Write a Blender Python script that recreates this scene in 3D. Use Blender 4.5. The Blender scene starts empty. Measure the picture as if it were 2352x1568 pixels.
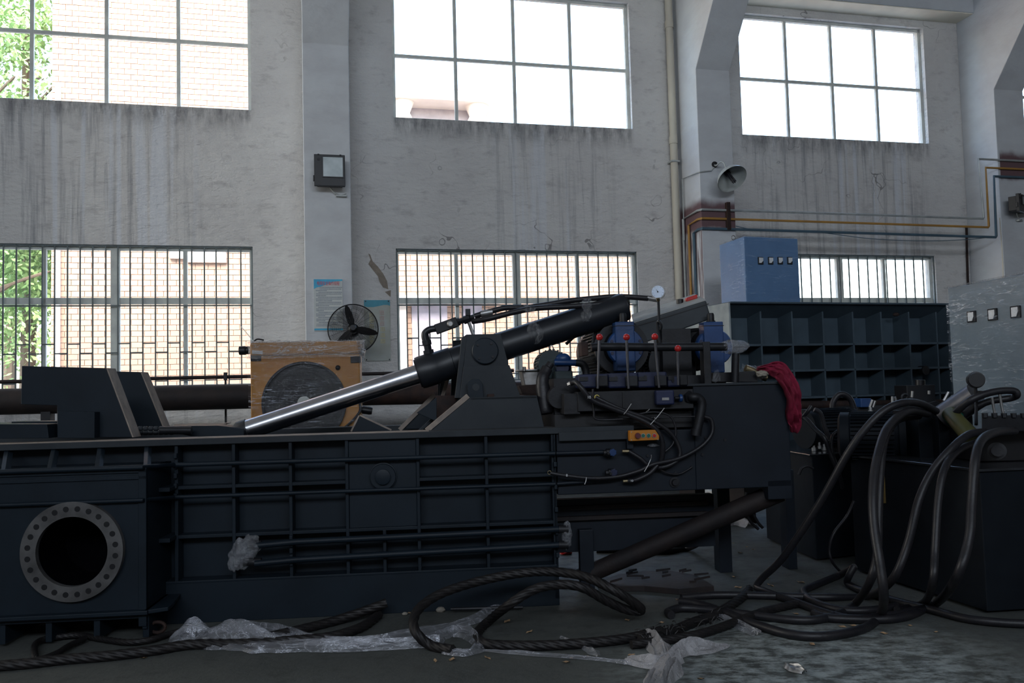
import bpy, bmesh, math, random
from mathutils import Vector, Matrix, noise as mnoise
random.seed(7)
sc = bpy.context.scene
C = bpy.context.collection
rad = math.radians

# ------------------------------------------------------------------ camera
FPX, PITCH, ROLL, CAM_H = 1950.0, rad(3.154), rad(-1.473), 1.6
_cp, _sp, _cr, _sr = math.cos(PITCH), math.sin(PITCH), math.cos(ROLL), math.sin(ROLL)
FWD = Vector((0, _cp, _sp)); _U0 = Vector((0, -_sp, _cp)); _R0 = Vector((1, 0, 0))
RGT = _cr * _R0 + _sr * _U0
UPV = -_sr * _R0 + _cr * _U0
CAM = Vector((0, 0, CAM_H))
cam_d = bpy.data.cameras.new('camera'); cam = bpy.data.objects.new('camera', cam_d); C.objects.link(cam)
cam_d.sensor_width = 36.0; cam_d.lens = FPX * 36.0 / 2352.0; cam_d.clip_end = 400; cam_d.clip_start = 0.05
cam.matrix_world = Matrix(((RGT.x, UPV.x, -FWD.x, 0), (RGT.y, UPV.y, -FWD.y, 0), (RGT.z, UPV.z, -FWD.z, CAM_H), (0, 0, 0, 1)))
sc.camera = cam

# ------------------------------------------------------------------ world, sun, daylight, exposure
sc.view_settings.view_transform = 'Standard'; sc.view_settings.look = 'None'
sc.view_settings.gamma = 1.0; sc.view_settings.use_curve_mapping = False
sc.view_settings.exposure = 0.0
w = bpy.data.worlds.new('sky'); sc.world = w; w.use_nodes = True
nt = w.node_tree; nt.nodes.clear()
sky = nt.nodes.new('ShaderNodeTexSky'); sky.sky_type = 'NISHITA'; sky.sun_disc = False
sky.sun_elevation = rad(50); sky.sun_rotation = rad(180); sky.dust_density = 3.0; sky.air_density = 1.2; sky.ozone_density = 1.0
bg = nt.nodes.new('ShaderNodeBackground'); bg.inputs[1].default_value = 1.8
wo = nt.nodes.new('ShaderNodeOutputWorld')
nt.links.new(sky.outputs[0], bg.inputs[0]); nt.links.new(bg.outputs[0], wo.inputs[0])

def sun(name, energy, color, direction, angle=0.6):
    d = bpy.data.lights.new(name, 'SUN'); d.energy = energy; d.color = color; d.angle = rad(angle)
    o = bpy.data.objects.new(name, d); C.objects.link(o)
    o.rotation_euler = Vector(direction).to_track_quat('-Z', 'Y').to_euler(); return o
sun('sun', 1.6, (1.0, 0.95, 0.88), (0.35, 0.72, -0.85))

def area(name, energy, color, loc, target, sx, sy):
    d = bpy.data.lights.new(name, 'AREA'); d.shape = 'RECTANGLE'; d.size = sx; d.size_y = sy; d.energy = energy; d.color = color
    o = bpy.data.objects.new(name, d); C.objects.link(o); o.location = loc
    o.rotation_euler = (Vector(target) - Vector(loc)).to_track_quat('-Z', 'Y').to_euler(); return o
# daylight entering through the high windows of the opposite side; at the left end, an added fill light
area('daylight_high_windows', 1650, (0.79, 0.88, 1.0), (4.0, -8.0, 7.6), (2.0, 12, 4.8), 22, 2.4)
area('left_fill_light', 1050, (1.0, 0.97, 0.90), (-15.5, 6.7, 4.6), (16.0, 14.3, 5.2), 3.6, 7)

sc.cycles.use_denoising = True
sc.cycles.max_bounces = 7; sc.cycles.diffuse_bounces = 4; sc.cycles.glossy_bounces = 3
sc.cycles.transparent_max_bounces = 14; sc.cycles.transmission_bounces = 3
sc.cycles.caustics_reflective = False; sc.cycles.caustics_refractive = False
sc.cycles.sample_clamp_indirect = 4.0

# ------------------------------------------------------------------ placing: rays from the camera onto real planes
def ray(x, y): return FWD + RGT * ((x - 1176) / FPX) - UPV * ((y - 784) / FPX)
def P(x, y, d): return CAM + ray(x, y) * d                    # a point at forward distance d
def FL(x, y, z=0.0):                                          # a point on the floor (or a level z)
    r = ray(x, y); return CAM + r * ((z - CAM_H) / r.z)
class Frame:
    def __init__(s, yaw, p):
        a = rad(yaw); s.u = Vector((math.cos(a), math.sin(a), 0)); s.n = Vector((math.sin(a), -math.cos(a), 0))
        s.P = Vector((p[0], p[1], 0)); s.yaw = a
    def W(s, u, v, z): return s.P + s.u * u + s.n * v + Vector((0, 0, z))
    def at(s, x, y, v=0.0):                                   # pixel -> (u, z) on the plane v
        r = ray(x, y); t = ((s.P + s.n * v - CAM).dot(s.n)) / r.dot(s.n); q = CAM + r * t
        return (q - s.P).dot(s.u), q.z
    def w(s, x, y, v=0.0):
        u, z = s.at(x, y, v); return s.W(u, v, z)
    def mat(s): return Matrix.Translation(s.P) @ Matrix.Rotation(s.yaw, 4, 'Z')
MF = Frame(5.15, FL(850, 1411))                               # the press
WF = Frame(13.55, P(753, 600, 12.5))                          # the window wall
BF = Frame(17.9, P(1677, 700, 9.6))                           # ribbed hopper

# ------------------------------------------------------------------ materials
def _m(name):
    m = bpy.data.materials.new(name); m.use_nodes = True; nt = m.node_tree; nt.nodes.clear()
    return m, nt, nt.nodes.new('ShaderNodeOutputMaterial')
def N(nt, t, **k):
    n = nt.nodes.new(t)
    for a, b in k.items(): setattr(n, a, b)
    return n
def ramp(nt, src, stops):
    r = N(nt, 'ShaderNodeValToRGB'); nt.links.new(src, r.inputs[0]); e = r.color_ramp.elements
    while len(e) < len(stops): e.new(0.5)
    for k, (p, c) in enumerate(stops):
        e[k].position = p; e[k].color = (c, c, c, 1) if isinstance(c, (int, float)) else (*c, 1)
    return r
def mixc(nt, fac, a, b):
    m = N(nt, 'ShaderNodeMix', data_type='RGBA')
    for s, v in ((m.inputs[0], fac), (m.inputs[6], a), (m.inputs[7], b)):
        if hasattr(v, 'links'): nt.links.new(v, s)
        elif isinstance(v, (int, float)): s.default_value = v
        else: s.default_value = (*v, 1)
    return m.outputs[2]
def mth(nt, op, a, b=None, c=None):
    m = N(nt, 'ShaderNodeMath', operation=op)
    for k, v in enumerate((a, b, c)):
        if v is None: continue
        if hasattr(v, 'links'): nt.links.new(v, m.inputs[k])
        else: m.inputs[k].default_value = v
    return m.outputs[0]
def coords(nt, scale=(1, 1, 1)):
    tc = N(nt, 'ShaderNodeTexCoord'); mp = N(nt, 'ShaderNodeMapping'); mp.inputs['Scale'].default_value = scale
    nt.links.new(tc.outputs['Object'], mp.inputs[0]); return mp.outputs[0]
def nz(nt, vec, scale, detail=4, rough=0.55):
    n = N(nt, 'ShaderNodeTexNoise'); n.inputs['Scale'].default_value = scale; n.inputs['Detail'].default_value = detail
    n.inputs['Roughness'].default_value = rough; nt.links.new(vec, n.inputs['Vector']); return n.outputs['Fac']
def bsdf(nt, col, rough, metal=0.0, spec=0.5):
    p = N(nt, 'ShaderNodeBsdfPrincipled')
    for s, v in ((p.inputs['Base Color'], col), (p.inputs['Roughness'], rough)):
        if hasattr(v, 'links'): nt.links.new(v, s)
        else: s.default_value = (*v, 1) if not isinstance(v, (int, float)) else v
    p.inputs['Metallic'].default_value = metal; p.inputs['Specular IOR Level'].default_value = spec
    return p
def bump(nt, p, h, strength, dist=0.01):
    b = N(nt, 'ShaderNodeBump'); b.inputs['Strength'].default_value = strength; b.inputs['Distance'].default_value = dist
    nt.links.new(h, b.inputs['Height']); nt.links.new(b.outputs[0], p.inputs['Normal'])
def M(name, c1, c2=None, rough=0.6, metal=0.0, scale=6, bmp=0.0, stretch=(1, 1, 1), spec=0.4, lo=0.35, hi=0.65):
    m, nt, o = _m(name); c2 = c2 or tuple(x * 0.75 for x in c1)
    v = coords(nt, stretch); f = nz(nt, v, scale)
    r = ramp(nt, f, [(lo, 0.0), (hi, 1.0)])
    p = bsdf(nt, mixc(nt, r.outputs[0], c1, c2), rough, metal, spec)
    if bmp: bump(nt, p, nz(nt, v, scale * 6), bmp)
    nt.links.new(p.outputs[0], o.inputs[0]); return m
def film_mat(name, tint, base_alpha, streak_alpha, stretch, scale, strength=0.6, rough=0.12, gl=0.07, fine=3.0):
    """thin plastic film: mostly clear, milky in narrow folds; wrinkles are relief"""
    m, nt, o = _m(name); v = coords(nt, stretch)
    wv = N(nt, 'ShaderNodeTexNoise'); wv.inputs['Scale'].default_value = 1.3; nt.links.new(v, wv.inputs[0])
    ad = N(nt, 'ShaderNodeVectorMath', operation='MULTIPLY_ADD'); nt.links.new(wv.outputs['Color'], ad.inputs[0]); ad.inputs[1].default_value = (0.9, 0.9, 2.2); nt.links.new(v, ad.inputs[2])
    f = nz(nt, ad.outputs[0], scale, 6, 0.62)
    rid = mth(nt, 'ABSOLUTE', mth(nt, 'SUBTRACT', f, 0.5))                       # ridges where the noise crosses its middle
    r = ramp(nt, rid, [(0.0, streak_alpha), (0.018, streak_alpha * 0.45), (0.05, base_alpha)])
    g = N(nt, 'ShaderNodeBsdfGlossy'); g.inputs['Roughness'].default_value = rough; g.inputs['Color'].default_value = (0.9, 0.93, 1.0, 1)
    p = N(nt, 'ShaderNodeBsdfDiffuse'); p.inputs[0].default_value = (*tint, 1)
    b = N(nt, 'ShaderNodeBump'); b.inputs['Strength'].default_value = strength; b.inputs['Distance'].default_value = 0.03
    nt.links.new(f, b.inputs['Height']); nt.links.new(b.outputs[0], p.inputs['Normal'])
    tc2 = N(nt, 'ShaderNodeTexCoord'); mp2 = N(nt, 'ShaderNodeMapping'); mp2.inputs['Rotation'].default_value = (0, 0.16, 0); mp2.inputs['Scale'].default_value = tuple(x * fine for x in stretch)
    nt.links.new(tc2.outputs['Object'], mp2.inputs[0]); f2 = nz(nt, mp2.outputs[0], scale, 4, 0.6)
    b2 = N(nt, 'ShaderNodeBump'); b2.inputs['Strength'].default_value = 1.0; b2.inputs['Distance'].default_value = 0.06 / fine
    nt.links.new(f2, b2.inputs['Height']); nt.links.new(b.outputs[0], b2.inputs['Normal']); nt.links.new(b2.outputs[0], g.inputs['Normal'])
    tr = N(nt, 'ShaderNodeBsdfTransparent'); mx = N(nt, 'ShaderNodeMixShader'); mg = N(nt, 'ShaderNodeMixShader')
    nt.links.new(r.outputs[0], mx.inputs[0]); nt.links.new(tr.outputs[0], mx.inputs[1]); nt.links.new(p.outputs[0], mx.inputs[2])
    mg.inputs[0].default_value = gl
    nt.links.new(mx.outputs[0], mg.inputs[1]); nt.links.new(g.outputs[0], mg.inputs[2])
    nt.links.new(mg.outputs[0], o.inputs[0]); return m

def wrap_mat(name, tint, streak, gl, zs=1.0):
    """stretch film pulled tight: clear, with thin slanting milky creases; glints painted in as patches"""
    m, nt, o = _m(name)
    tc = N(nt, 'ShaderNodeTexCoord'); fs = []
    for rot, sc_ in ((0.22, (1.1, 1, 26)), (-0.10, (1.6, 1, 34)), (0.5, (1.0, 1, 22))):
        mp = N(nt, 'ShaderNodeMapping'); mp.inputs['Rotation'].default_value = (0, rot, 0); mp.inputs['Scale'].default_value = (sc_[0], sc_[1], sc_[2] * zs)
        nt.links.new(tc.outputs['Object'], mp.inputs[0]); f = nz(nt, mp.outputs[0], 2.6, 3, 0.55)
        rid = mth(nt, 'ABSOLUTE', mth(nt, 'SUBTRACT', f, 0.56)); fs.append(ramp(nt, rid, [(0.0, 1.0), (0.009, 0.3), (0.018, 0.0)]).outputs[0])
    mk = [ramp(nt, nz(nt, coords(nt, (1, 1, 2.2)), k, 3), [(0.50, 0.0), (0.66, 1.0)]).outputs[0] for k in (2.3, 3.4, 1.6)]
    a = mth(nt, 'MULTIPLY', fs[0], mk[0])
    for k in (1, 2): a = mth(nt, 'MAXIMUM', a, mth(nt, 'MULTIPLY', fs[k], mk[k]))
    a = mth(nt, 'MULTIPLY_ADD', a, streak, 0.005)  # streak alpha paints the film's glints along the milky folds
    p = N(nt, 'ShaderNodeBsdfDiffuse'); p.inputs[0].default_value = (*tint, 1)
    g = N(nt, 'ShaderNodeBsdfGlossy'); g.inputs['Roughness'].default_value = 0.04
    b = N(nt, 'ShaderNodeBump'); b.inputs['Strength'].default_value = 1.0; b.inputs['Distance'].default_value = 0.03
    nt.links.new(f, b.inputs['Height']); nt.links.new(b.outputs[0], g.inputs['Normal'])
    tr = N(nt, 'ShaderNodeBsdfTransparent'); mx = N(nt, 'ShaderNodeMixShader'); mg = N(nt, 'ShaderNodeMixShader')
    nt.links.new(a, mx.inputs[0]); nt.links.new(tr.outputs[0], mx.inputs[1]); nt.links.new(p.outputs[0], mx.inputs[2])
    mg.inputs[0].default_value = gl; nt.links.new(mx.outputs[0], mg.inputs[1]); nt.links.new(g.outputs[0], mg.inputs[2])
    nt.links.new(mg.outputs[0], o.inputs[0]); return m
PAINT = M('press_paint', (0.0072, 0.0134, 0.0208), (0.0050, 0.0096, 0.0152), 0.5, 0, 3, 0.05, (1, 1, 1), 0.22)
PAINT2 = M('tank_paint', (0.0078, 0.0118, 0.0185), (0.0055, 0.0084, 0.0135), 0.5, 0, 3, 0.05, (1, 1, 1), 0.22)
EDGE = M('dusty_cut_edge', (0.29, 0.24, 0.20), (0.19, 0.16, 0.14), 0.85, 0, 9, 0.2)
DUSTY = M('dusty_paint', (0.021, 0.026, 0.031), (0.013, 0.017, 0.022), 0.7, 0, 4, 0.1)
CYL = M('barrel_paint', (0.011, 0.013, 0.017), (0.008, 0.010, 0.014), 0.42, 0, 4, 0.04)
CHROME = M('chrome_rod', (0.55, 0.56, 0.60), (0.42, 0.43, 0.47), 0.26, 1.0, 5, 0.0, (1, 1, 1))
STEEL = M('bare_steel', (0.34, 0.34, 0.34), (0.22, 0.21, 0.20), 0.42, 0.8, 8, 0.1)
FLANGE = M('machined_flange', (0.110, 0.108, 0.108), (0.055, 0.053, 0.053), 0.5, 0.3, 5, 0.15)
DARKST = M('dark_steel', (0.014, 0.015, 0.018), (0.008, 0.008, 0.010), 0.5, 0.3, 8, 0.1)
BLACK = M('black_plastic', (0.005, 0.005, 0.007), None, 0.45, 0, 8)
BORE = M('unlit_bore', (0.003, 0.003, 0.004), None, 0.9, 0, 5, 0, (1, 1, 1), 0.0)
RUBBER = M('hose_rubber', (0.009, 0.009, 0.012), (0.014, 0.013, 0.015), 0.45, 0, 12, 0.15, (1, 1, 1), 0.35)
ROPE = M('greasy_wire_rope', (0.014, 0.012, 0.012), (0.007, 0.0065, 0.0075), 0.55, 0.2, 12, 0.2)
BLUE = M('pump_blue', (0.008, 0.042, 0.145), (0.006, 0.028, 0.095), 0.4, 0, 7, 0.1)
BLUED = M('valve_navy', (0.007, 0.012, 0.048), (0.005, 0.008, 0.028), 0.45, 0, 7, 0.1)
TEAL = M('motor_teal', (0.007, 0.022, 0.026), (0.005, 0.013, 0.016), 0.5, 0, 7, 0.1)
LEVER = M('lever_steel', (0.11, 0.11, 0.12), (0.07, 0.07, 0.08), 0.4, 0.6, 8)
RED = M('red_knob', (0.42, 0.020, 0.018), (0.36, 0.018, 0.018), 0.25, 0, 5)
ORANGE = M('orange_box', (0.42, 0.15, 0.008), (0.36, 0.125, 0.008), 0.45, 0, 5)
GREEN = M('green_button', (0.01, 0.12, 0.08), None, 0.4, 0, 5)
MAROON = M('mushroom_button', (0.09, 0.012, 0.02), None, 0.5, 0, 5)
BRASS = M('brass_ferrule', (0.30, 0.24, 0.14), (0.22, 0.18, 0.11), 0.35, 0.8, 9)
WHITE = M('white_plastic', (0.72, 0.74, 0.76), None, 0.4, 0, 5)
YELLOW = M('cooler_yellow', (0.33, 0.148, 0.020), (0.27, 0.115, 0.014), 0.5, 0, 3, 0.1)
CLOTH = M('magenta_cloth', (0.20, 0.006, 0.032), (0.12, 0.004, 0.018), 0.85, 0, 5, 0.3)
RUST = M('rusty_steel', (0.036, 0.018, 0.013), (0.016, 0.010, 0.010), 0.75, 0.2, 7, 0.3)
RUSTD = M('dark_rusty_steel', (0.018, 0.012, 0.011), (0.010, 0.008, 0.009), 0.7, 0.2, 5, 0.3)
HOP = M('hopper_paint', (0.052, 0.078, 0.100), (0.038, 0.058, 0.076), 0.7, 0, 3, 0.1)
CABB = M('blue_cabinet_paint', (0.105, 0.20, 0.36), (0.09, 0.175, 0.32), 0.5, 0, 3)
CABG = M('grey_cabinet_paint', (0.19, 0.235, 0.275), (0.16, 0.20, 0.235), 0.5, 0, 3)
LAMPG = M('lamp_enamel', (0.42, 0.44, 0.42), (0.34, 0.36, 0.34), 0.4, 0, 6)
REFL = M('lamp_reflector', (0.22, 0.24, 0.24), (0.16, 0.18, 0.18), 0.35, 0.5, 5)
PVC = M('drain_pvc', (0.60, 0.56, 0.46), (0.48, 0.44, 0.37), 0.55, 0, 3, 0.1, (1, 1, 0.4))
CONDG = M('grey_conduit', (0.42, 0.44, 0.43), (0.30, 0.32, 0.32), 0.5, 0.2, 6)
CONDO = M('ochre_conduit', (0.42, 0.22, 0.045), (0.34, 0.18, 0.05), 0.5, 0, 6)
CONDB = M('slate_blue_conduit', (0.065, 0.115, 0.155), (0.05, 0.09, 0.12), 0.5, 0, 6)
FRAME = M('window_paint', (0.66, 0.68, 0.62), (0.52, 0.53, 0.50), 0.6, 0, 5, 0.1)
BARM = M('grille_bar_paint', (0.14, 0.17, 0.17), (0.10, 0.12, 0.12), 0.6, 0, 8)
LEAF = M('dry_leaf', (0.34, 0.22, 0.12), (0.22, 0.14, 0.08), 0.8, 0, 20)
SCARM = M('exposed_render', (0.30, 0.25, 0.20), (0.20, 0.17, 0.14), 0.9, 0, 9, 0.5)
POSTW = M('poster_white', (0.52, 0.54, 0.52), (0.47, 0.50, 0.49), 0.5, 0, 4)
POSTB = M('poster_cyan', (0.03, 0.32, 0.55), (0.05, 0.42, 0.62), 0.5, 0, 4)
INK = M('poster_ink', (0.22, 0.26, 0.32), (0.14, 0.17, 0.22), 0.6, 0, 30)
INKR = M('poster_red', (0.65, 0.10, 0.14), None, 0.6, 0, 5)
FADY = M('faded_yellow', (0.55, 0.50, 0.28), None, 0.6, 0, 5)
FADP = M('faded_pink', (0.52, 0.38, 0.34), None, 0.6, 0, 5)
BOARD = M('board_white', (0.42, 0.45, 0.43), (0.34, 0.34, 0.28), 0.5, 0, 3)
BTOP = M('board_teal', (0.05, 0.30, 0.40), None, 0.5, 0, 3)
FILM = film_mat('stretch_film', (0.5, 0.52, 0.56), 0.03, 0.42, (1, 1, 6), 4.0)
FILMB = film_mat('bunched_film', (0.30, 0.31, 0.33), 0.12, 0.55, (2, 2, 2), 9.0, 1.0, 0.2)
FILMF = film_mat('floor_film', (0.34, 0.35, 0.39), 0.22, 0.65, (1.0, 2.4, 2), 2.6, 1.0, 0.2)
FILML = film_mat('bundled_clear_film', (0.34, 0.35, 0.38), 0.12, 0.50, (3, 3, 3), 6.0, 1.0, 0.12, .12)
FILMW = film_mat('white_torn_film', (0.40, 0.39, 0.40), 0.60, 0.9, (1.2, 3, 2), 5.0, 1.0, 0.3)

def glass_mat():
    m, nt, o = _m('dusty_glass'); v = coords(nt)
    tr = N(nt, 'ShaderNodeBsdfTransparent'); tr.inputs[0].default_value = (0.96, 0.97, 0.96, 1)
    p = bsdf(nt, (0.7, 0.7, 0.68), 0.3, 0, 0.5); mx = N(nt, 'ShaderNodeMixShader')
    r = ramp(nt, nz(nt, v, 1.5), [(0.3, 0.03), (0.7, 0.09)])
    nt.links.new(r.outputs[0], mx.inputs[0]); nt.links.new(tr.outputs[0], mx.inputs[1]); nt.links.new(p.outputs[0], mx.inputs[2])
    nt.links.new(mx.outputs[0], o.inputs[0]); return m
GLASS = glass_mat()

def wall_mat():
    """whitewashed render: trowel relief, blotches, and rain streaks below each high window"""
    m, nt, o = _m('whitewashed_wall')
    tc = N(nt, 'ShaderNodeTexCoord'); sp = N(nt, 'ShaderNodeSeparateXYZ'); nt.links.new(tc.outputs['Object'], sp.inputs[0])
    u, z = sp.outputs[0], sp.outputs[2]
    vec = tc.outputs['Object']
    big = nz(nt, coords(nt, (0.5, 1, 0.6)), 1.3, 5, 0.6)
    base = mixc(nt, ramp(nt, big, [(0.35, 0.0), (0.65, 1.0)]).outputs[0], (0.70, 0.685, 0.66), (0.60, 0.58, 0.565))
    sm = nz(nt, coords(nt, (1, 1, 2.2)), 3.0, 6, 0.65)
    base = mixc(nt, ramp(nt, sm, [(0.54, 0.0), (0.70, 0.6)]).outputs[0], base, (0.38, 0.36, 0.36))
    # mask: under the high windows
    def band(x, a, b, s): 
        return mth(nt, 'MULTIPLY', mth(nt, 'SMOOTHSTEP' if False else 'MULTIPLY', _ss(x, a - s, a + s), 1.0), mth(nt, 'SUBTRACT', 1.0, _ss(x, b - s, b + s)))
    def _ss(x, a, b):
        r = N(nt, 'ShaderNodeMapRange', interpolation_type='SMOOTHSTEP'); nt.links.new(x, r.inputs[0]) if hasattr(x, 'links') else None
        r.inputs[1].default_value = a; r.inputs[2].default_value = b; return r.outputs[0]
    bands = [band(u, -5.0, -1.9, 0.35), mth(nt, 'MULTIPLY', band(u, 2.5, 4.4, 0.3), 0.75), band(u, 6.9, 10.3, 0.25)]
    msk = mth(nt, 'MAXIMUM', mth(nt, 'MAXIMUM', bands[0], bands[1]), bands[2])
    zz = mth(nt, 'SUBTRACT', 1.0, _ss(z, 5.66, 5.74)); msk = mth(nt, 'MULTIPLY', msk, zz)
    st = nz(nt, coords(nt, (1, 1, 0.045)), 9.0, 4, 0.7)
    st2 = nz(nt, coords(nt, (1, 1, 0.03)), 4.0, 3, 0.6)
    dark = mth(nt, 'MULTIPLY', ramp(nt, st, [(0.50, 0.0), (0.66, 0.8)]).outputs[0], msk)
    lite = mth(nt, 'MULTIPLY', ramp(nt, st2, [(0.54, 0.0), (0.62, 0.7)]).outputs[0], msk)
    base = mixc(nt, dark, base, (0.33, 0.33, 0.34))
    base = mixc(nt, lite, base, (0.70, 0.72, 0.76))
    # soot line hugging the sill, ragged edge
    rag = nz(nt, coords(nt, (1, 1, 0.25)), 7.0, 4, 0.7)
    d = mth(nt, 'SUBTRACT', 5.74, z)
    soot = mth(nt, 'MULTIPLY', mth(nt, 'SUBTRACT', 1.0, _ss(d, 0.0, 0.42)), ramp(nt, rag, [(0.36, 0.0), (0.62, 0.8)]).outputs[0])
    anyw = mth(nt, 'MAXIMUM', mth(nt, 'MAXIMUM', band(u, -5, -1.05, 0.05), band(u, 1.0, 4.85, 0.05)), band(u, 6.8, 10.46, 0.05))
    soot = mth(nt, 'MULTIPLY', mth(nt, 'MULTIPLY', soot, anyw), mth(nt, 'GREATER_THAN', d, -0.02))
    base = mixc(nt, soot, base, (0.13, 0.13, 0.135))
    # cracks and chipped paint
    vo = N(nt, 'ShaderNodeTexVoronoi', feature='DISTANCE_TO_EDGE'); vo.inputs['Scale'].default_value = 0.8
    wv = N(nt, 'ShaderNodeVectorMath', operation='ADD'); nn = N(nt, 'ShaderNodeTexNoise'); nn.inputs['Scale'].default_value = 2.5
    nt.links.new(vec, nn.inputs[0]); nt.links.new(nn.outputs['Color'], wv.inputs[0]); nt.links.new(vec, wv.inputs[1]); nt.links.new(wv.outputs[0], vo.inputs[0])
    cr = mth(nt, 'MULTIPLY', mth(nt, 'LESS_THAN', vo.outputs[0], 0.006), ramp(nt, nz(nt, vec, 0.7), [(0.55, 0.0), (0.62, 0.7)]).outputs[0])
    base = mixc(nt, cr, base, (0.16, 0.15, 0.15))
    p = bsdf(nt, base, 0.85, 0, 0.2)
    h = mth(nt, 'ADD', nz(nt, coords(nt, (1, 1, 2.5)), 5.0, 6, 0.6), mth(nt, 'MULTIPLY', nz(nt, vec, 40, 3), 0.15))
    bump(nt, p, h, 0.9, 0.05)
    nt.links.new(p.outputs[0], o.inputs[0]); return m
WALL = wall_mat()

PZ2 = (WF.at(1650, 528, .76)[1], WF.at(1650, 462, .76)[1]); PZ3 = (WF.at(2310, 410, .76)[1], WF.at(2310, 352, .76)[1])
def pillar_mat():
    m, nt, o = _m('painted_pillar')
    tc = N(nt, 'ShaderNodeTexCoord'); sp = N(nt, 'ShaderNodeSeparateXYZ'); nt.links.new(tc.outputs['Object'], sp.inputs[0])
    u, z = sp.outputs[0], sp.outputs[2]
    n1 = nz(nt, coords(nt, (1, 1, 1.6)), 2.2, 5)
    base = mixc(nt, ramp(nt, n1, [(0.4, 0.0), (0.7, 1.0)]).outputs[0], (0.56, 0.58, 0.60), (0.50, 0.51, 0.53))
    # oxide-red paint daubed where the conduits cross the second and third pillar
    zj = mth(nt, 'ADD', z, mth(nt, 'MULTIPLY', mth(nt, 'SUBTRACT', nz(nt, coords(nt), 3, 3), 0.5), 0.22))
    def ss(x, a, b):
        r = N(nt, 'ShaderNodeMapRange', interpolation_type='SMOOTHSTEP'); nt.links.new(x, r.inputs[0])
        r.inputs[1].default_value = a; r.inputs[2].default_value = b; return r.outputs[0]
    b2 = mth(nt, 'MULTIPLY', mth(nt, 'MULTIPLY', ss(zj, PZ2[0] - .06, PZ2[0] + .06), mth(nt, 'SUBTRACT', 1.0, ss(zj, PZ2[1] - .08, PZ2[1] + .08))), mth(nt, 'MULTIPLY', mth(nt, 'GREATER_THAN', u, 5.5), mth(nt, 'LESS_THAN', u, 6.5)))
    b3 = mth(nt, 'MULTIPLY', mth(nt, 'MULTIPLY', ss(zj, PZ3[0] - .06, PZ3[0] + .06), mth(nt, 'SUBTRACT', 1.0, ss(zj, PZ3[1] - .08, PZ3[1] + .08))), mth(nt, 'GREATER_THAN', u, 11.21))
    side = mth(nt, 'MULTIPLY', mth(nt, 'MULTIPLY', mth(nt, 'LESS_THAN', zj, 4.1), mth(nt, 'GREATER_THAN', u, 5.5)), mth(nt, 'LESS_THAN', u, 5.635))
    pn = ramp(nt, nz(nt, coords(nt, (1, 6, 0.5)), 2.5), [(0.42, 0.0), (0.55, 0.8)])
    side = mth(nt, 'MULTIPLY', side, pn.outputs[0])
    f = mth(nt, 'MAXIMUM', mth(nt, 'MAXIMUM', b2, b3), side)
    base = mixc(nt, mth(nt, 'MULTIPLY', f, 0.9), base, (0.10, 0.035, 0.04))
    p = bsdf(nt, base, 0.8, 0, 0.25); bump(nt, p, nz(nt, coords(nt, (1, 1, 2.5)), 6, 6), 0.4, 0.02)
    nt.links.new(p.outputs[0], o.inputs[0]); return m
PILM = pillar_mat()

def floor_mat():
    m, nt, o = _m('worn_concrete_floor')
    a = nz(nt, coords(nt), 0.6, 6, 0.65); b = nz(nt, coords(nt), 5.5, 8, 0.7); c = nz(nt, coords(nt), 22, 5, 0.7)
    base = mixc(nt, ramp(nt, a, [(0.35, 0.0), (0.65, 1.0)]).outputs[0], (0.049, 0.054, 0.052), (0.074, 0.079, 0.074))
    base = mixc(nt, ramp(nt, b, [(0.52, 0.0), (0.70, 0.55)]).outputs[0], base, (0.024, 0.024, 0.024))
    base = mixc(nt, ramp(nt, c, [(0.62, 0.0), (0.72, 0.7)]).outputs[0], base, (0.085, 0.09, 0.088))
    # scuffed pale patch by the hoses
    tc = N(nt, 'ShaderNodeTexCoord'); vs = N(nt, 'ShaderNodeVectorMath', operation='DISTANCE'); nt.links.new(tc.outputs['Object'], vs.inputs[0])
    q = FL(1900, 1540); vs.inputs[1].default_value = (q.x, q.y, 0)
    mr = N(nt, 'ShaderNodeMapRange', interpolation_type='SMOOTHSTEP'); nt.links.new(vs.outputs['Value'], mr.inputs[0])
    mr.inputs[1].default_value = 1.5; mr.inputs[2].default_value = 0.45
    pf = mth(nt, 'MULTIPLY', mr.outputs[0], ramp(nt, nz(nt, coords(nt, (1, 1.6, 1)), 6.5, 8, 0.72), [(0.42, 0.0), (0.60, 0.8)]).outputs[0])
    base = mixc(nt, pf, base, (0.32, 0.36, 0.36))
    rr = ramp(nt, b, [(0.3, 0.55), (0.7, 0.85)])
    p = bsdf(nt, base, rr.outputs[0], 0, 0.3)
    bump(nt, p, mth(nt, 'ADD', b, mth(nt, 'MULTIPLY', c, 0.4)), 0.4, 0.012)
    nt.links.new(p.outputs[0], o.inputs[0]); return m
FLOORM = floor_mat()
PINK = M('pink_facade_tile', (0.45, 0.295, 0.21), (0.42, 0.275, 0.193), 0.7, 0, 2.5, 0.2)
JOINT = M('facade_joint', (0.395, 0.258, 0.182), None, 0.8, 0, 4)
PALE = M('pale_stucco', (0.75, 0.68, 0.60), (0.7, 0.62, 0.55), 0.8, 0, 2)
SHUT = M('grey_shutter', (0.42, 0.38, 0.42), None, 0.6, 0, 3)
ASPH = M('yard_paving', (0.42, 0.40, 0.37), (0.35, 0.33, 0.31), 0.9, 0, 1)
FOL = M('tree_foliage', (0.22, 0.40, 0.14), (0.34, 0.50, 0.22), 0.6, 0, 3)
BARK = M('tree_bark', (0.16, 0.12, 0.09), None, 0.9, 0, 5, 0.4)

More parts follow.
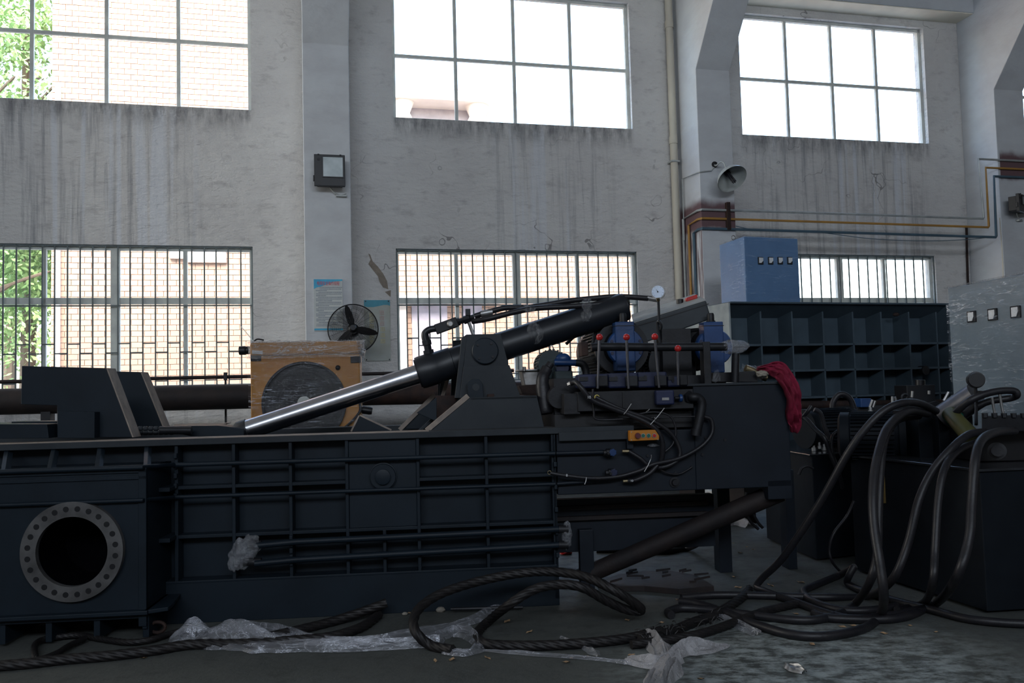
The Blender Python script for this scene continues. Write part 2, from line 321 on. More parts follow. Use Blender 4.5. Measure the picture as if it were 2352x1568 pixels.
# ------------------------------------------------------------------ mesh builder
ROOTM = {}
class MB:
    def __init__(s): s.v = []; s.f = []
    def add(s, vs, fs):
        o = len(s.v); s.v += [Vector(x) for x in vs]; s.f += [tuple(i + o for i in f) for f in fs]; return s
    def box(s, fr, u0, u1, v0, v1, z0, z1):
        if u0 > u1: u0, u1 = u1, u0
        if v0 > v1: v0, v1 = v1, v0
        if z0 > z1: z0, z1 = z1, z0
        q = [fr.W(u, v, z) for z in (z0, z1) for v in (v0, v1) for u in (u0, u1)]
        return s.add(q, [(0, 2, 3, 1), (4, 5, 7, 6), (0, 1, 5, 4), (2, 6, 7, 3), (0, 4, 6, 2), (1, 3, 7, 5)])
    def hexa(s, q): return s.add(q, [(0, 2, 3, 1), (4, 5, 7, 6), (0, 1, 5, 4), (2, 6, 7, 3), (0, 4, 6, 2), (1, 3, 7, 5)])
    def prism(s, front, back):
        n = len(front)
        return s.add(list(front) + list(back), [tuple(range(n)), tuple(range(2 * n - 1, n - 1, -1))] + [(i, i + n, (i + 1) % n + n, (i + 1) % n) for i in range(n)])
    def poly(s, fr, uz, v0, v1):
        return s.prism([fr.W(u, v0, z) for u, z in uz], [fr.W(u, v1, z) for u, z in uz])
    def polypx(s, fr, px, v0, v1): return s.poly(fr, [fr.at(x, y, v0) for x, y in px], v0, v1)
    def rings(s, rs, cap=True, closed=False):
        n = len(rs[0]); vs = [p for r in rs for p in r]; fs = []
        m = len(rs)
        for k in range(m if closed else m - 1):
            a, b = k * n, ((k + 1) % m) * n
            fs += [(a + i, a + (i + 1) % n, b + (i + 1) % n, b + i) for i in range(n)]
        if cap and not closed: fs += [tuple(range(n))[::-1], tuple((m - 1) * n + i for i in range(n))]
        return s.add(vs, fs)
    def lathe(s, p0, p1, prof, seg=24, cap=True):
        """prof: list of (t along p0-p1 in metres, radius)"""
        p0, p1 = Vector(p0), Vector(p1); a = (p1 - p0).normalized(); x = a.orthogonal().normalized(); y = a.cross(x)
        return s.rings([[p0 + a * t + (x * math.cos(2 * math.pi * i / seg) + y * math.sin(2 * math.pi * i / seg)) * r for i in range(seg)] for t, r in prof], cap)
    def cyl(s, p0, p1, r, seg=20, r2=None):
        return s.lathe(p0, p1, [(0, r), ((Vector(p1) - Vector(p0)).length, r if r2 is None else r2)], seg)
    def annulus(s, p0, p1, ro, ri, seg=48):
        p0, p1 = Vector(p0), Vector(p1); L = (p1 - p0).length
        return s.lathe_closed(p0, p1, [(0, ri), (0, ro), (L, ro), (L, ri)], seg)
    def lathe_closed(s, p0, p1, prof, seg):
        a = (p1 - p0).normalized(); x = a.orthogonal().normalized(); y = a.cross(x)
        return s.rings([[p0 + a * t + (x * math.cos(2 * math.pi * i / seg) + y * math.sin(2 * math.pi * i / seg)) * r for i in range(seg)] for t, r in prof], False, True)
    def tube(s, pts, r, seg=10, sub=6, lobes=0, amp=0.0, pitch=0.12, smooth=True):
        pts = [Vector(p) for p in pts]
        path = spline(pts, sub) if (smooth and len(pts) > 2) else pts
        if lobes:                                              # resample finely so the lay of the strands shows
            path = resample(path, r * 0.45)
        rs = []; nprev = None; dist = 0
        for k, p in enumerate(path):
            t = (path[min(k + 1, len(path) - 1)] - path[max(k - 1, 0)]).normalized()
            if nprev is None: x = t.orthogonal().normalized()
            else:
                x = nprev - t * nprev.dot(t); x = x.normalized() if x.length > 1e-6 else t.orthogonal().normalized()
            nprev = x; y = t.cross(x)
            if k: dist += (p - path[k - 1]).length
            ph = dist / pitch * 2 * math.pi if lobes else 0
            rr = r[k * (len(r) - 1) // max(1, len(path) - 1)] if isinstance(r, (list, tuple)) else r
            ring = []
            for i in range(seg):
                a = 2 * math.pi * i / seg
                q = rr * (1 + (amp * abs(math.cos(lobes * 0.5 * (a - ph))) - amp * 0.6 if lobes else 0))
                ring.append(p + (x * math.cos(a) + y * math.sin(a)) * q)
            rs.append(ring)
        return s.rings(rs)
    def sphere(s, c, r, seg=16, rings=10, sc_=(1, 1, 1)):
        c = Vector(c); rs = []
        for k in range(1, rings):
            th = math.pi * k / rings
            rs.append([c + Vector((math.sin(th) * math.cos(2 * math.pi * i / seg) * sc_[0], math.sin(th) * math.sin(2 * math.pi * i / seg) * sc_[1], math.cos(th) * sc_[2])) * r for i in range(seg)])
        return s.rings(rs)
    def build(s, name, m, parent=None, smooth=False, bev=0.0, frame=None, kind=None, recalc=True, label=None):
        me = bpy.data.meshes.new(name)
        mw = ROOTM.get(parent.name) if parent is not None else (frame.mat() if frame else Matrix())
        inv = mw.inverted()
        me.from_pydata([inv @ v for v in s.v], [], s.f)
        if recalc:
            bm = bmesh.new(); bm.from_mesh(me); bmesh.ops.recalc_face_normals(bm, faces=bm.faces); bm.to_mesh(me); bm.free()
        if smooth:
            me.shade_smooth()
            try: me.set_sharp_from_angle(angle=rad(38))
            except Exception: pass
        me.materials.append(m)
        o = bpy.data.objects.new(name, me); C.objects.link(o)
        if parent is not None: o.parent = parent; ROOTM[o.name] = mw
        else: o.matrix_world = mw; ROOTM[o.name] = mw
        if bev:
            b = o.modifiers.new('b', 'BEVEL'); b.width = bev; b.segments = 2; b.limit_method = 'ANGLE'; b.angle_limit = rad(40)
        if kind: o['kind'] = kind
        if label: o['label'] = label
        return o
def spline(p, sub):
    out = []; n = len(p)
    for i in range(n - 1):
        a, b, c, d = p[max(i - 1, 0)], p[i], p[i + 1], p[min(i + 2, n - 1)]
        for k in range(sub):
            t = k / sub
            out.append(0.5 * ((2 * b) + (c - a) * t + (2 * a - 5 * b + 4 * c - d) * t * t + (3 * b - a - 3 * c + d) * t ** 3))
    out.append(p[-1].copy()); return out
def resample(path, step):
    out = [path[0]]; acc = 0
    for a, b in zip(path, path[1:]):
        L = (b - a).length
        if L < 1e-9: continue
        d = step - acc
        while d <= L:
            out.append(a.lerp(b, d / L)); d += step
        acc = (acc + L) % step
    out.append(path[-1]); return out
def tag(o, label, cat, group=None, kind=None):
    o['label'] = label; o['category'] = cat
    if group: o['group'] = group
    if kind: o['kind'] = kind
    return o
def thing(name, label, cat, fr=None, loc=None, group=None):
    o = bpy.data.objects.new(name, None); C.objects.link(o); o.empty_display_size = 0.1
    yaw = fr.yaw if fr else 0.0; loc = Vector(loc) if loc is not None else fr.P.copy()
    o.location = loc; o.rotation_euler = (0, 0, yaw)
    ROOTM[o.name] = Matrix.Translation(loc) @ Matrix.Rotation(yaw, 4, 'Z')
    return tag(o, label, cat, group)
def struct(name, label=None):
    o = bpy.data.objects.new(name, None); C.objects.link(o); o['kind'] = 'structure'
    if label: o['label'] = label
    return o
def adopt(o, mw): ROOTM[o.name] = mw; o.matrix_world = mw; return o
def share(src, name, parent, offset):
    """another piece with the same mesh, moved by a world vector"""
    o = src.copy(); o.name = name; C.objects.link(o); o.parent = parent
    mw = ROOTM[parent.name]; o.location = mw.to_3x3().inverted() @ Vector(offset); ROOTM[o.name] = mw
    return o
def text(name, body, m, parent, fr, u, v, z, size, width=None):
    cu = bpy.data.curves.new(name, 'FONT'); cu.body = body; cu.size = size; cu.align_x = 'CENTER'; cu.extrude = 0.001
    o = bpy.data.objects.new(name, cu); C.objects.link(o); bpy.context.view_layer.update()
    me = bpy.data.meshes.new_from_object(o.evaluated_get(bpy.context.evaluated_depsgraph_get()))
    bpy.data.objects.remove(o)
    vs = [Vector(v_.co) for v_ in me.vertices]; fs = [tuple(p.vertices) for p in me.polygons]
    if not vs: return None
    k = 1.0
    if width: k = width / max(1e-6, max(a.x for a in vs) - min(a.x for a in vs))
    b = MB().add([fr.W(u + a.x * k, v + a.z, z + a.y) for a in vs], fs)
    return b.build(name, m, parent, recalc=False)

# ================================================================== THE HALL
o = MB(); o.add([(-40, -30, 0), (45, -30, 0), (45, 60, 0), (-40, 60, 0)], [(0, 1, 2, 3)])
FLR = MB().add([WF.W(-14, 22, 0), WF.W(22, 22, 0), WF.W(22, -0.3, 0), WF.W(-14, -0.3, 0)], [(0, 1, 2, 3)]).build('floor', FLOORM, kind='structure')
MB().add([WF.W(-60, -0.3, -0.02), WF.W(70, -0.3, -0.02), WF.W(70, -90, -0.02), WF.W(-60, -90, -0.02)], [(0, 1, 2, 3)]).build('yard_ground', ASPH, kind='structure')
WT = 0.26                                                      # wall thickness
wins = [(-5.0, -1.06), (1.0, 4.86), (6.82, 10.46), (12.35, 16.2)]
ZL0, ZL1, ZU0, ZU1 = 1.72, 3.74, 5.74, 7.84
mb = MB(); prev = -14.0
for a, b in wins + [(22.0, 22.0)]:
    mb.box(WF, prev, a, 0, -WT, 0, 9.4)
    if b > a:
        mb.box(WF, a, b, 0, -WT, 0, ZL0); mb.box(WF, a, b, 0, -WT, ZL1, ZU0); mb.box(WF, a, b, 0, -WT, ZU1, 9.4)
    prev = b
wall = mb.build('wall_back', WALL, frame=WF, kind='structure')
SCAR = MB()
SCAR.polypx(WF, [(846, 582), (851, 596), (846, 606), (858, 622), (868, 634), (872, 648), (880, 660), (892, 664), (889, 645), (880, 628), (868, 612), (856, 600), (850, 584)], 0.004, -0.004)
SCAR.polypx(WF, [(884, 670), (898, 666), (897, 682)], 0.004, -0.004)
SCAR.build('plaster_scar', SCARM, wall, label='patch of bare brown render where the whitewash fell off')
MB().box(WF, -14, 22, 22, 22.2, 0, 9.4).build('wall_front', WALL, frame=WF, kind='structure')
MB().box(WF, -14.2, -14, -WT, 22, 0, 9.4).build('wall_left', WALL, frame=WF, kind='structure')
MB().box(WF, 22, 22.2, -WT, 22, 0, 9.4).build('wall_right', WALL, frame=WF, kind='structure')
MB().box(WF, -14.2, 22.2, -WT, 22.2, 9.4, 9.6).build('ceiling', M('ceiling_board', (0.40, 0.41, 0.42), None, 0.9), frame=WF, kind='structure')
MB().box(WF, -14, 22, 0.42, 0.0, 7.99, 8.75).build('beam', PILM, frame=WF, kind='structure', bev=0.012)
MB().box(WF, -14, 22, 0.40, 0.0, 7.975, 7.989).build('beam_soffit', M('lit_soffit', (0.80, 0.76, 0.64), (0.7, 0.66, 0.56), 0.85, 0, 2), frame=WF, kind='structure')  # thin added board; light bounced from the windows is put into its cream colour
for u0, u1, pv in ((-0.33, 0.31, 0.72), (5.63, 6.21, 0.76), (11.17, 11.77, 0.76), (-6.2, -5.6, 0.74)):
    mb = MB(); prof = [(0, 0), (pv, 0), (pv, 6.5), (1.75, 7.72), (1.75, 9.4), (0, 9.4)]
    mb.prism([WF.W(u0, a, z) for a, z in prof], [WF.W(u1, a, z) for a, z in prof])
    mb.build('pillar', PILM, frame=WF, kind='structure', bev=0.01)

# ---- windows
def upper_window(n, a, b, cols):
    root = adopt(struct('window_%d' % n, 'high steel-framed window of clear panes'), WF.mat())
    vF = -0.12; fw = 0.052
    f = MB()
    for (x0, x1, z0, z1) in ((a, a + 0.05, ZU0, ZU1), (b - 0.05, b, ZU0, ZU1), (a, b, ZU0, ZU0 + 0.035), (a, b, ZU1 - 0.05, ZU1)):
        f.box(WF, x0, x1, vF - 0.03, vF + 0.03, z0, z1)
    f.build('window_frame', FRAME, root, bev=0.004)
    zm = ZU0 + 1.0
    cu = [a + 0.05 + (b - a - 0.1) * k / cols for k in range(1, cols)]
    for x in cu: MB().box(WF, x - fw / 2, x + fw / 2, vF - 0.025, vF + 0.025, ZU0 + .03, ZU1 - .04).build('mullion', FRAME, root, bev=0.004)
    MB().box(WF, a + .04, b - .04, vF - 0.022, vF + 0.022, zm - fw / 2, zm + fw / 2).build('transom', FRAME, root, bev=0.004)
    ed = [a + 0.05] + cu + [b - 0.05]
    for k in range(cols):
        for z0, z1 in ((ZU0 + .03, zm), (zm, ZU1 - .04)):
            MB().box(WF, ed[k], ed[k + 1], vF - 0.003, vF + 0.003, z0, z1).build('pane', GLASS, root)
def lower_window(n, a, b, mull, thick, bars, zt, rung):
    root = adopt(struct('window_%d' % n, 'low window with vertical security bars'), WF.mat())
    vF = -0.14; f = MB()
    for (x0, x1, z0, z1) in ((a, a + 0.05, ZL0, ZL1), (b - 0.05, b, ZL0, ZL1), (a, b, ZL0, ZL0 + 0.05), (a, b, ZL1 - 0.06, ZL1)):
        f.box(WF, x0, x1, vF - 0.035, vF + 0.035, z0, z1)
    f.build('window_frame', FRAME, root, bev=0.004)
    for x in mull: MB().box(WF, x - .028, x + .028, vF - .03, vF + .03, ZL0 + .04, ZL1 - .05).build('mullion', FRAME, root, bev=0.004)
    for x in thick: MB().box(WF, x - .06, x + .06, vF - .035, vF + .035, ZL0 + .04, ZL1 - .05).build('mullion', FRAME, root, bev=0.004)
    MB().box(WF, a + .04, b - .04, vF - .03, vF + .03, zt - .045, zt + .045).build('transom', FRAME, root, bev=0.004)
    ed = sorted([a + .05, b - .05] + mull + thick)
    for p_, q in zip(ed, ed[1:]):
        for z0, z1 in ((ZL0 + .05, zt - .04), (zt + .04, ZL1 - .06)):
            MB().box(WF, p_, q, vF - 0.003, vF + 0.003, z0, z1).build('pane', GLASS, root)
    g = MB()
    for (x0, x1, z0, z1) in ((a, a + .02, ZL0, ZL1), (b - .02, b, ZL0, ZL1), (a, b, ZL1 - .02, ZL1), (a, b, zt - .085, zt - .065), (a, b, ZL0, ZL0 + .02)):
        g.box(WF, x0, x1, -0.03, -0.05, z0, z1)
    g.build('grille_frame', BARM, root)
    r = 0.009
    for x in bars: MB().box(WF, x - r, x + r, -0.03, -0.048, ZL0, ZL1).build('bar', BARM, root)
    for k, (x0, x1) in enumerate(zip(bars, bars[1:])):
        z = rung[k % 2]
        MB().box(WF, x0, x1, -0.03, -0.045, z - .009, z + .009).build('rung', BARM, root)
        if k % 2: MB().box(WF, x0, x1, -0.03, -0.045, ZL0 + .10, ZL0 + .118).build('rung', BARM, root)
U = lambda x, y=700, v=-0.04: WF.at(x, y, v)[0]
upper_window(1, -5.0, -1.06, 4)
upper_window(2, *wins[1], 4)
upper_window(3, *wins[2], 4)
upper_window(4, *wins[3], 4)
zt = WF.at(1180, 690, -0.1)[1]
b1 = [U(x) for x in (7, 37, 68, 97, 125.5, 155, 184, 213, 243, 271, 299, 328, 357, 385, 413, 441, 470, 497, 525, 554)]
b1 = [b1[0] - 0.187 * k for k in (5, 4, 3, 2, 1)] + b1
lower_window(5, -5.0, -1.06, [U(97), U(424)], [U(262)], b1, zt, (WF.at(400, 787)[1], WF.at(400, 808)[1]))
b2 = [U(x) for x in (934, 960, 986, 1011, 1038, 1062, 1087.5, 1113, 1138, 1162.5, 1187, 1211, 1236, 1259, 1283, 1307, 1330, 1353, 1377, 1400, 1422, 1445)]
lower_window(6, *wins[1], [U(1052), U(1332)], [U(1191)], b2, zt, (WF.at(950, 776)[1], WF.at(950, 793)[1]))
b3 = [6.9 + 0.185 * k for k in range(19)]
lower_window(7, *wins[2], [7.75, 9.5], [8.62], b3, zt, (2.4, 2.5))

# ---- drain pipe, conduits
root = thing('drain_pipe', 'cream plastic drain pipe running down the wall left of the conduit pillar', 'pipe', WF, WF.W(5.3, 0.1, 0))
pa, pb = WF.at(1531, 0, 0.1), WF.at(1560, 690, 0.1); pu = pb[0]
MB().cyl(WF.W(pu, 0.1, 0.0), WF.W(pu, 0.1, 7.95), 0.058, 20).build('pipe', PVC, root, True)
for y in (57, 322): 
    z = WF.at(1540, y, 0.1)[1]; MB().cyl(WF.W(pu, 0.1, z - 0.06), WF.W(pu, 0.1, z + 0.06), 0.068, 20).build('coupling', PVC, root, True)
for z in (2.9, 5.2): MB().box(WF, pu - .075, pu + .075, 0.0, 0.17, z - .015, z + .015).build('bracket', CONDG, root, bev=0.005)

def conduit(label, m, pts, r, grp='conduits crossing the third bay'):
    root = thing('conduit', label, 'pipe', WF, pts[0], grp)
    MB().tube(pts, r, 8, smooth=False).build('tube', m, root, True)
    return root
PV = 0.79                                                      # just proud of the pillar faces
def wp(x, y, v=PV): return WF.w(x, y, v)
uL = 5.63
def run(ys, m, label, r, xs, yR, xr, ytop):
    # down the left side of pillar two, across its front, over the bay, up the side of pillar three
    y0, y1, y2 = ys; ul = 5.60
    z0 = WF.at(1650, y0, PV)[1]; vv = PV - xs
    zR = WF.at(2100, y1, PV)[1]; zT = WF.at(2290, ytop, PV)[1]
    pr = WF.at(xr, y1, PV)[0]
    ps = [WF.W(ul, vv, 0.2), WF.W(ul, vv, z0 - 0.03), WF.W(ul, PV - 0.10, z0), WF.W(5.62, PV, z0), WF.W(8.5, PV, (z0 + zR) / 2), WF.W(pr, PV, zR), WF.w(xr - 4, y1 + 1, PV)]
    uT = WF.at(y2, ytop, PV)[0]
    ps[-1] = WF.W(pr + .01, PV, zR + .02)
    ps += [WF.W(uT, PV, zT), WF.W(13.5, PV, zT)]
    conduit(label, m, ps, r)
run((482, 498, 2247), CONDG, 'uppermost of the three conduits, pale grey, crossing from pillar to pillar', 0.019, 0.62, 0, 2258, 367)
run((502, 518, 2264), CONDO, 'ochre conduit, middle one of the three crossing from pillar to pillar', 0.019, 0.42, 0, 2270, 386)
run((525, 541, 2283), CONDB, 'slate-blue conduit, lowest of the three crossing from pillar to pillar', 0.022, 0.25, 0, 2287, 405)
u0 = WF.at(1672, 500, PV)[0]; za = WF.at(1672, 465, PV)[1]; zb = WF.at(1672, 528, PV)[1]
tag(MB().box(WF, u0 - .03, u0 + .03, 0.765, 0.83, zb, za).build('conduit_clamp', RUST, frame=WF, bev=.004), 'rusty bracket clamping the conduits to the pillar', 'bracket')
tag(MB().tube([wp(1690, 519), wp(1750, 530), wp(1850, 530), wp(2000, 548), wp(2120, 553), wp(2220, 550), wp(2285, 543)], 0.006, 6).build('sagging_cable', CONDB, frame=WF, smooth=True), 'thin sagging cable slung below the blue conduit', 'cable')
tag(MB().tube([WF.w(2220, 520, 0.03), WF.w(2223, 640, 0.03), WF.w(2225, 670, 0.03)], 0.02, 8).build('riser_pipe', RUST, frame=WF, smooth=True), 'thin brown riser pipe in the corner beside the cream pillar side', 'pipe')
tag(MB().tube([WF.w(2296, 500, 0.78), WF.w(2303, 600, 0.78), WF.w(2305, 690, 0.78)], 0.01, 8).build('pillar_cable', PVC, frame=WF, smooth=True), 'cream cable down the corner of the pillar at the far end', 'cable')

# ---- dome lamp on pillar two
root = thing('dome_lamp', 'bell-shaped enamel work lamp tilted on a bent arm on the pillar', 'lamp', WF, wp(1640, 380))
cA, cB = WF.w(1662, 388, 1.02), WF.w(1690, 420, 1.34)
ax = (cB - cA).normalized()
prof = [(0.0, 0.03), (0.015, 0.07), (0.05, 0.135), (0.10, 0.185), (0.15, 0.218), (0.20, 0.235)]
inn = [(0.197, 0.228), (0.148, 0.210), (0.10, 0.177), (0.055, 0.127), (0.02, 0.062)]
c0 = WF.w(1668, 394, 1.05); tgt = c0 + (WF.u * 0.12 + WF.n * 0.72 + Vector((0, 0, -0.80)))
MB().lathe(c0, tgt, prof, 32, False).lathe(c0, tgt, inn, 32, False).build('lamp_shade', LAMPG, root, True, recalc=True)
d = (tgt - c0).normalized(); x = d.orthogonal().normalized(); y = d.cross(x)
MB().cyl(c0, c0 + d * 0.07, 0.045, 16).build('socket', DARKST, root, True)
for k in range(6):
    a = k * math.pi / 3; q = c0 + (x * math.cos(a) + y * math.sin(a)) * 0.026
    MB().cyl(q + d * 0.06, q + d * 0.27, 0.010, 8).build('lamp_tube', LEVER, root, True)
MB().tube([wp(1641, 378, .78), wp(1645, 380, .85), WF.w(1655, 372, .95), WF.w(1664, 376, 1.02), c0], 0.013, 8).build('arm', CONDG, root, True)
MB().lathe(wp(1641, 378, .76), wp(1641, 378, .82), [(0, .05), (.02, .045), (.05, .02)], 16).build('wall_mount', DARKST, root, True)
MB().tube([WF.W(5.60, 0.2, 3.9), WF.W(5.60, 0.2, WF.at(1569, 411, .2)[1]), WF.W(5.60, .74, WF.at(1604, 396, .76)[1]), wp(1607, 395, .775), wp(1634, 392, .775), wp(1640, 384, .79)], 0.010, 8, smooth=False).build('supply_conduit', CONDG, root, True)

# ---- floodlights
def flood(label, fr, u0, u1, z0, z1, v0, v1):
    root = thing('floodlight', label, 'floodlight', fr, fr.W((u0 + u1) / 2, v0, z0))
    h = MB(); h.poly(fr, [(u0, z0), (u1, z0), (u1, z1), (u0, z1)], v1, v1 - .05)
    q = [fr.W(u, v, z) for z, (va) in ((z0 + .03, v0), (z1 - .03, v0)) for v in (va, v1 - .05) for u in (u0 + .04, u1 - .03)]
    h.hexa(q); h.build('housing', BLACK, root, bev=.006)
    a, b, c, e = u0 + .12, u1 - .03, z0 + .13, z1 - .035
    MB().box(fr, a, b, v1, v1 + .004, c, e).build('reflector', REFL, root)
    f = MB()
    for r in ((a - .012, a, c - .012, e + .012), (b, b + .012, c - .012, e + .012), (a, b, c - .012, c), (a, b, e, e + .012)): f.box(fr, r[0], r[1], v1, v1 + .014, r[2], r[3])
    f.build('bezel', BLACK, root)
    for u in (u0 + .06, u1 - .06):
        for z in (z0, z1 - .012): MB().box(fr, u - .012, u + .012, v1, v1 + .012, z, z + .014).build('clip', DARKST, root)
    MB().box(fr, u0 - .014, u0, v1 - .06, v1 - .02, z0 + .07, z0 + .15).build('pivot_knob', BLACK, root, bev=.004)
    MB().cyl(fr.W(u0 + .06, v1, z1 - .07), fr.W(u0 + .06, v1 + .006, z1 - .07), .02, 12).build('vent_cap', DARKST, root, True)
    MB().tube([fr.W(u1 - .2, v0 + .03, z0 + .02), fr.W(u1 - .14, v0 + .03, z0 - .05), fr.W(u1 - .06, v0 + .03, z0 - .08), fr.W(u1 + .02, v0 + .03, z0 - .06)], .008, 6).build('cable', CONDG, root, True)
    MB().box(fr, u1 - .12, u1 + .03, v0 - .01, v0 + .04, z0 - .10, z0 - .075).build('bracket', CONDG, root, bev=.004)
    return root
a, b = WF.at(722, 426, .95), WF.at(792, 356, .95)
flood('square black floodlight on the pillar above the poster', WF, a[0], b[0], a[1], b[1], .74, .95)
a = WF.at(2318, 488, .98)
flood('black floodlight on the far pillar, cut by the frame edge', Frame(rad(0) + 40, WF.W(a[0], .98, 0)), 0, .5, a[1], a[1] + .3, -.02, .16)

# ---- posters
root = thing('safety_poster', 'white poster with blue corner, red heading and small print, on pillar', 'poster', WF, WF.w(754, 760, .73))
(pu0, pz1), (pu1, pz0) = WF.at(720.5, 641, .735), WF.at(788, 759, .735)
MB().box(WF, pu0, pu1, .722, .735, pz0, pz1).build('sheet', POSTW, root)
W_, H_ = pu1 - pu0, pz1 - pz0
def pp(x, y): return (pu0 + W_ * x, pz1 - H_ * y)
b_ = MB(); b_.poly(WF, [pp(0, 0), pp(1, 0), pp(1, .03), pp(.7, .045), pp(.45, .10), pp(.25, .14), pp(.1, .16), pp(0, .19)], .7365, .7345)
b_.poly(WF, [pp(0, .955), pp(1, .955), pp(1, .99), pp(0, .99)], .7365, .7345); b_.build('blue_band', POSTB, root)
text('heading', '\u7535\u710a\u5b89\u5168\u64cd\u4f5c\u89c4\u7a0b', INKR, root, WF, pu0 + W_ * .5, .7375, pz1 - H_ * .112, .062, W_ * .78)
b_ = MB(); rr = random.Random(3)
for k in range(24):
    y = .15 + k * .0325; x = .06 + (.08 if k % 3 == 0 else 0) + rr.uniform(0, .02)
    if k < 2: x = max(x, .2)
    end = .95 if k % 3 != 2 else rr.uniform(.3, .7)
    while x < end:
        w_ = rr.uniform(.02, .035); b_.poly(WF, [pp(x, y), pp(x + w_, y), pp(x + w_, y + .013), pp(x, y + .013)], .7362, .735); x += w_ + .008
b_.build('small_print', INK, root, kind='stuff')
root = thing('notice_board', 'weathered white board with teal wave top, screwed to wall behind fan', 'sign', WF, WF.w(867, 828, .02))
(bu0, bz1), (bu1, bz0) = WF.at(836, 689, .02), WF.at(898, 828, .02)
MB().box(WF, bu0, bu1, .001, .02, bz0, bz1).build('panel', BOARD, root, bev=.002)
bw, bh = bu1 - bu0, bz1 - bz0
def bp(x, y): return (bu0 + bw * x, bz1 - bh * y)
MB().poly(WF, [bp(0, 0), bp(1, 0), bp(1, .095), bp(.9, .08), bp(.75, .08), bp(.55, .10), bp(.35, .115), bp(.15, .115), bp(0, .10)], .0215, .0195).build('teal_band', BTOP, root)
for x_, m_, ys_ in ((.28, FADY, (.25, .34, .43, .52, .60, .69)), (.68, FADP, (.21, .30, .39)), (.70, FADY, (.48, .58, .68))):
    for y_ in ys_:
        g_ = MB()
        for (a, b, c, e) in ((-.09, .09, -.035, -.025), (-.07, .07, -.01, 0), (-.09, .09, .022, .032), (-.012, .012, -.04, .035), (-.08, -.055, -.02, .03), (.055, .08, -.02, .03)):
            q = [bp(x_ + a, y_ + c), bp(x_ + b, y_ + c), bp(x_ + b, y_ + e), bp(x_ + a, y_ + e)]; g_.poly(WF, q, .0212, .0198)
        g_.build('faded_character', m_, root)
for x_, y_ in ((.06, .02), (.94, .02), (.06, .98), (.94, .98)):
    q = bp(x_, y_); MB().cyl(WF.W(q[0], .02, q[1]), WF.W(q[0], .026, q[1]), .010, 8).build('screw', BLACK, root, True)

# ---- pedestal fan in front of pillar one
FV = 0.95
root = thing('pedestal_fan', 'black three-bladed pedestal fan with wire cage, behind the wrapped cooler', 'fan', WF, WF.W(WF.at(800, 900, FV)[0], FV, 0))
fc = WF.w(811, 755, FV); fr_ = 57 / FPX * (fc - CAM).dot(FWD)
fa = (WF.n * 1.0 + WF.u * -0.05 + Vector((0, 0, .08))).normalized(); fx = (WF.u - fa * WF.u.dot(fa)).normalized(); fy = fa.cross(fx)
if fy.z < 0: fy = -fy
def fp(r, a, t=0): return fc + (fx * math.cos(a) + fy * math.sin(a)) * r + fa * t
def ringtube(mb, r, t, w_, n=40): 
    pts = [fp(r, 2 * math.pi * k / n, t) for k in range(n + 1)]; mb.tube(pts, w_, 5, smooth=False)
cg = MB(); ringtube(cg, fr_, 0, .008, 64); cg.build('cage_rim', BLACK, root, True)
cg = MB()
for k in range(1, 20): ringtube(cg, fr_ * (.22 + .78 * k / 20), .10 * math.sqrt(1 - (k / 20) ** 2 * .98), .0017, 48)
for k in range(1, 20): ringtube(cg, fr_ * (.22 + .78 * k / 20), -.10 * math.sqrt(1 - (k / 20) ** 2 * .98), .0017, 48)
cg.build('cage_wire', BLACK, root, kind='stuff')
for k in range(24):
    a = k * math.pi / 12 + .06
    MB().tube([fp(.06, a, .115), fp(fr_ * .5, a, .09), fp(fr_ * .85, a, .05), fp(fr_, a, 0)], .0020, 4, 3).build('spoke', BLACK, root)
for ang in (105, -12, 225):
    a = rad(ang); bl = MB(); fs = []; pr = [(.05, .035), (.12, .05), (.22, .047), (.30, .03), (.335, .012)]
    top = [fp(r_, a, 0.012) + (fx * -math.sin(a) + fy * math.cos(a)) * w_ + fa * w_ * .4 for r_, w_ in pr]
    bot = [fp(r_, a, 0.012) - (fx * -math.sin(a) + fy * math.cos(a)) * w_ - fa * w_ * .4 for r_, w_ in pr]
    loop = top + bot[::-1]; bl.prism(loop, [p - fa * .006 for p in loop]); bl.build('blade', BLACK, root)
MB().lathe(fc - fa * .02, fc + fa * .06, [(0, .065), (.05, .06), (.075, .03)], 20).build('hub', BLACK, root, True)
MB().lathe(fc - fa * .06, fc - fa * .34, [(0, .04), (.03, .085), (.2, .085), (.28, .05)], 20).build('motor_housing', BLACK, root, True)
MB().lathe(fc + fa * .105, fc + fa * .125, [(0, .045), (.02, .035)], 20).build('badge', DARKST, root, True)
fb = WF.W(WF.at(790, 900, FV)[0], FV + .18, 0)
MB().tube([fc - fa * .2, fc - fa * .25 - fx * .08 + fy * -.1, Vector((fb.x, fb.y, fc.z - .22)), Vector((fb.x, fb.y, fc.z - .4))], .035, 10).build('neck', BLACK, root, True)
MB().cyl(Vector((fb.x, fb.y, .03)), Vector((fb.x, fb.y, fc.z - .35)), .02, 12).build('pole', DARKST, root, True)
MB().lathe(fb, fb + Vector((0, 0, .05)), [(0, .26), (.02, .26), (.05, .05)], 28).build('base', BLACK, root, True)

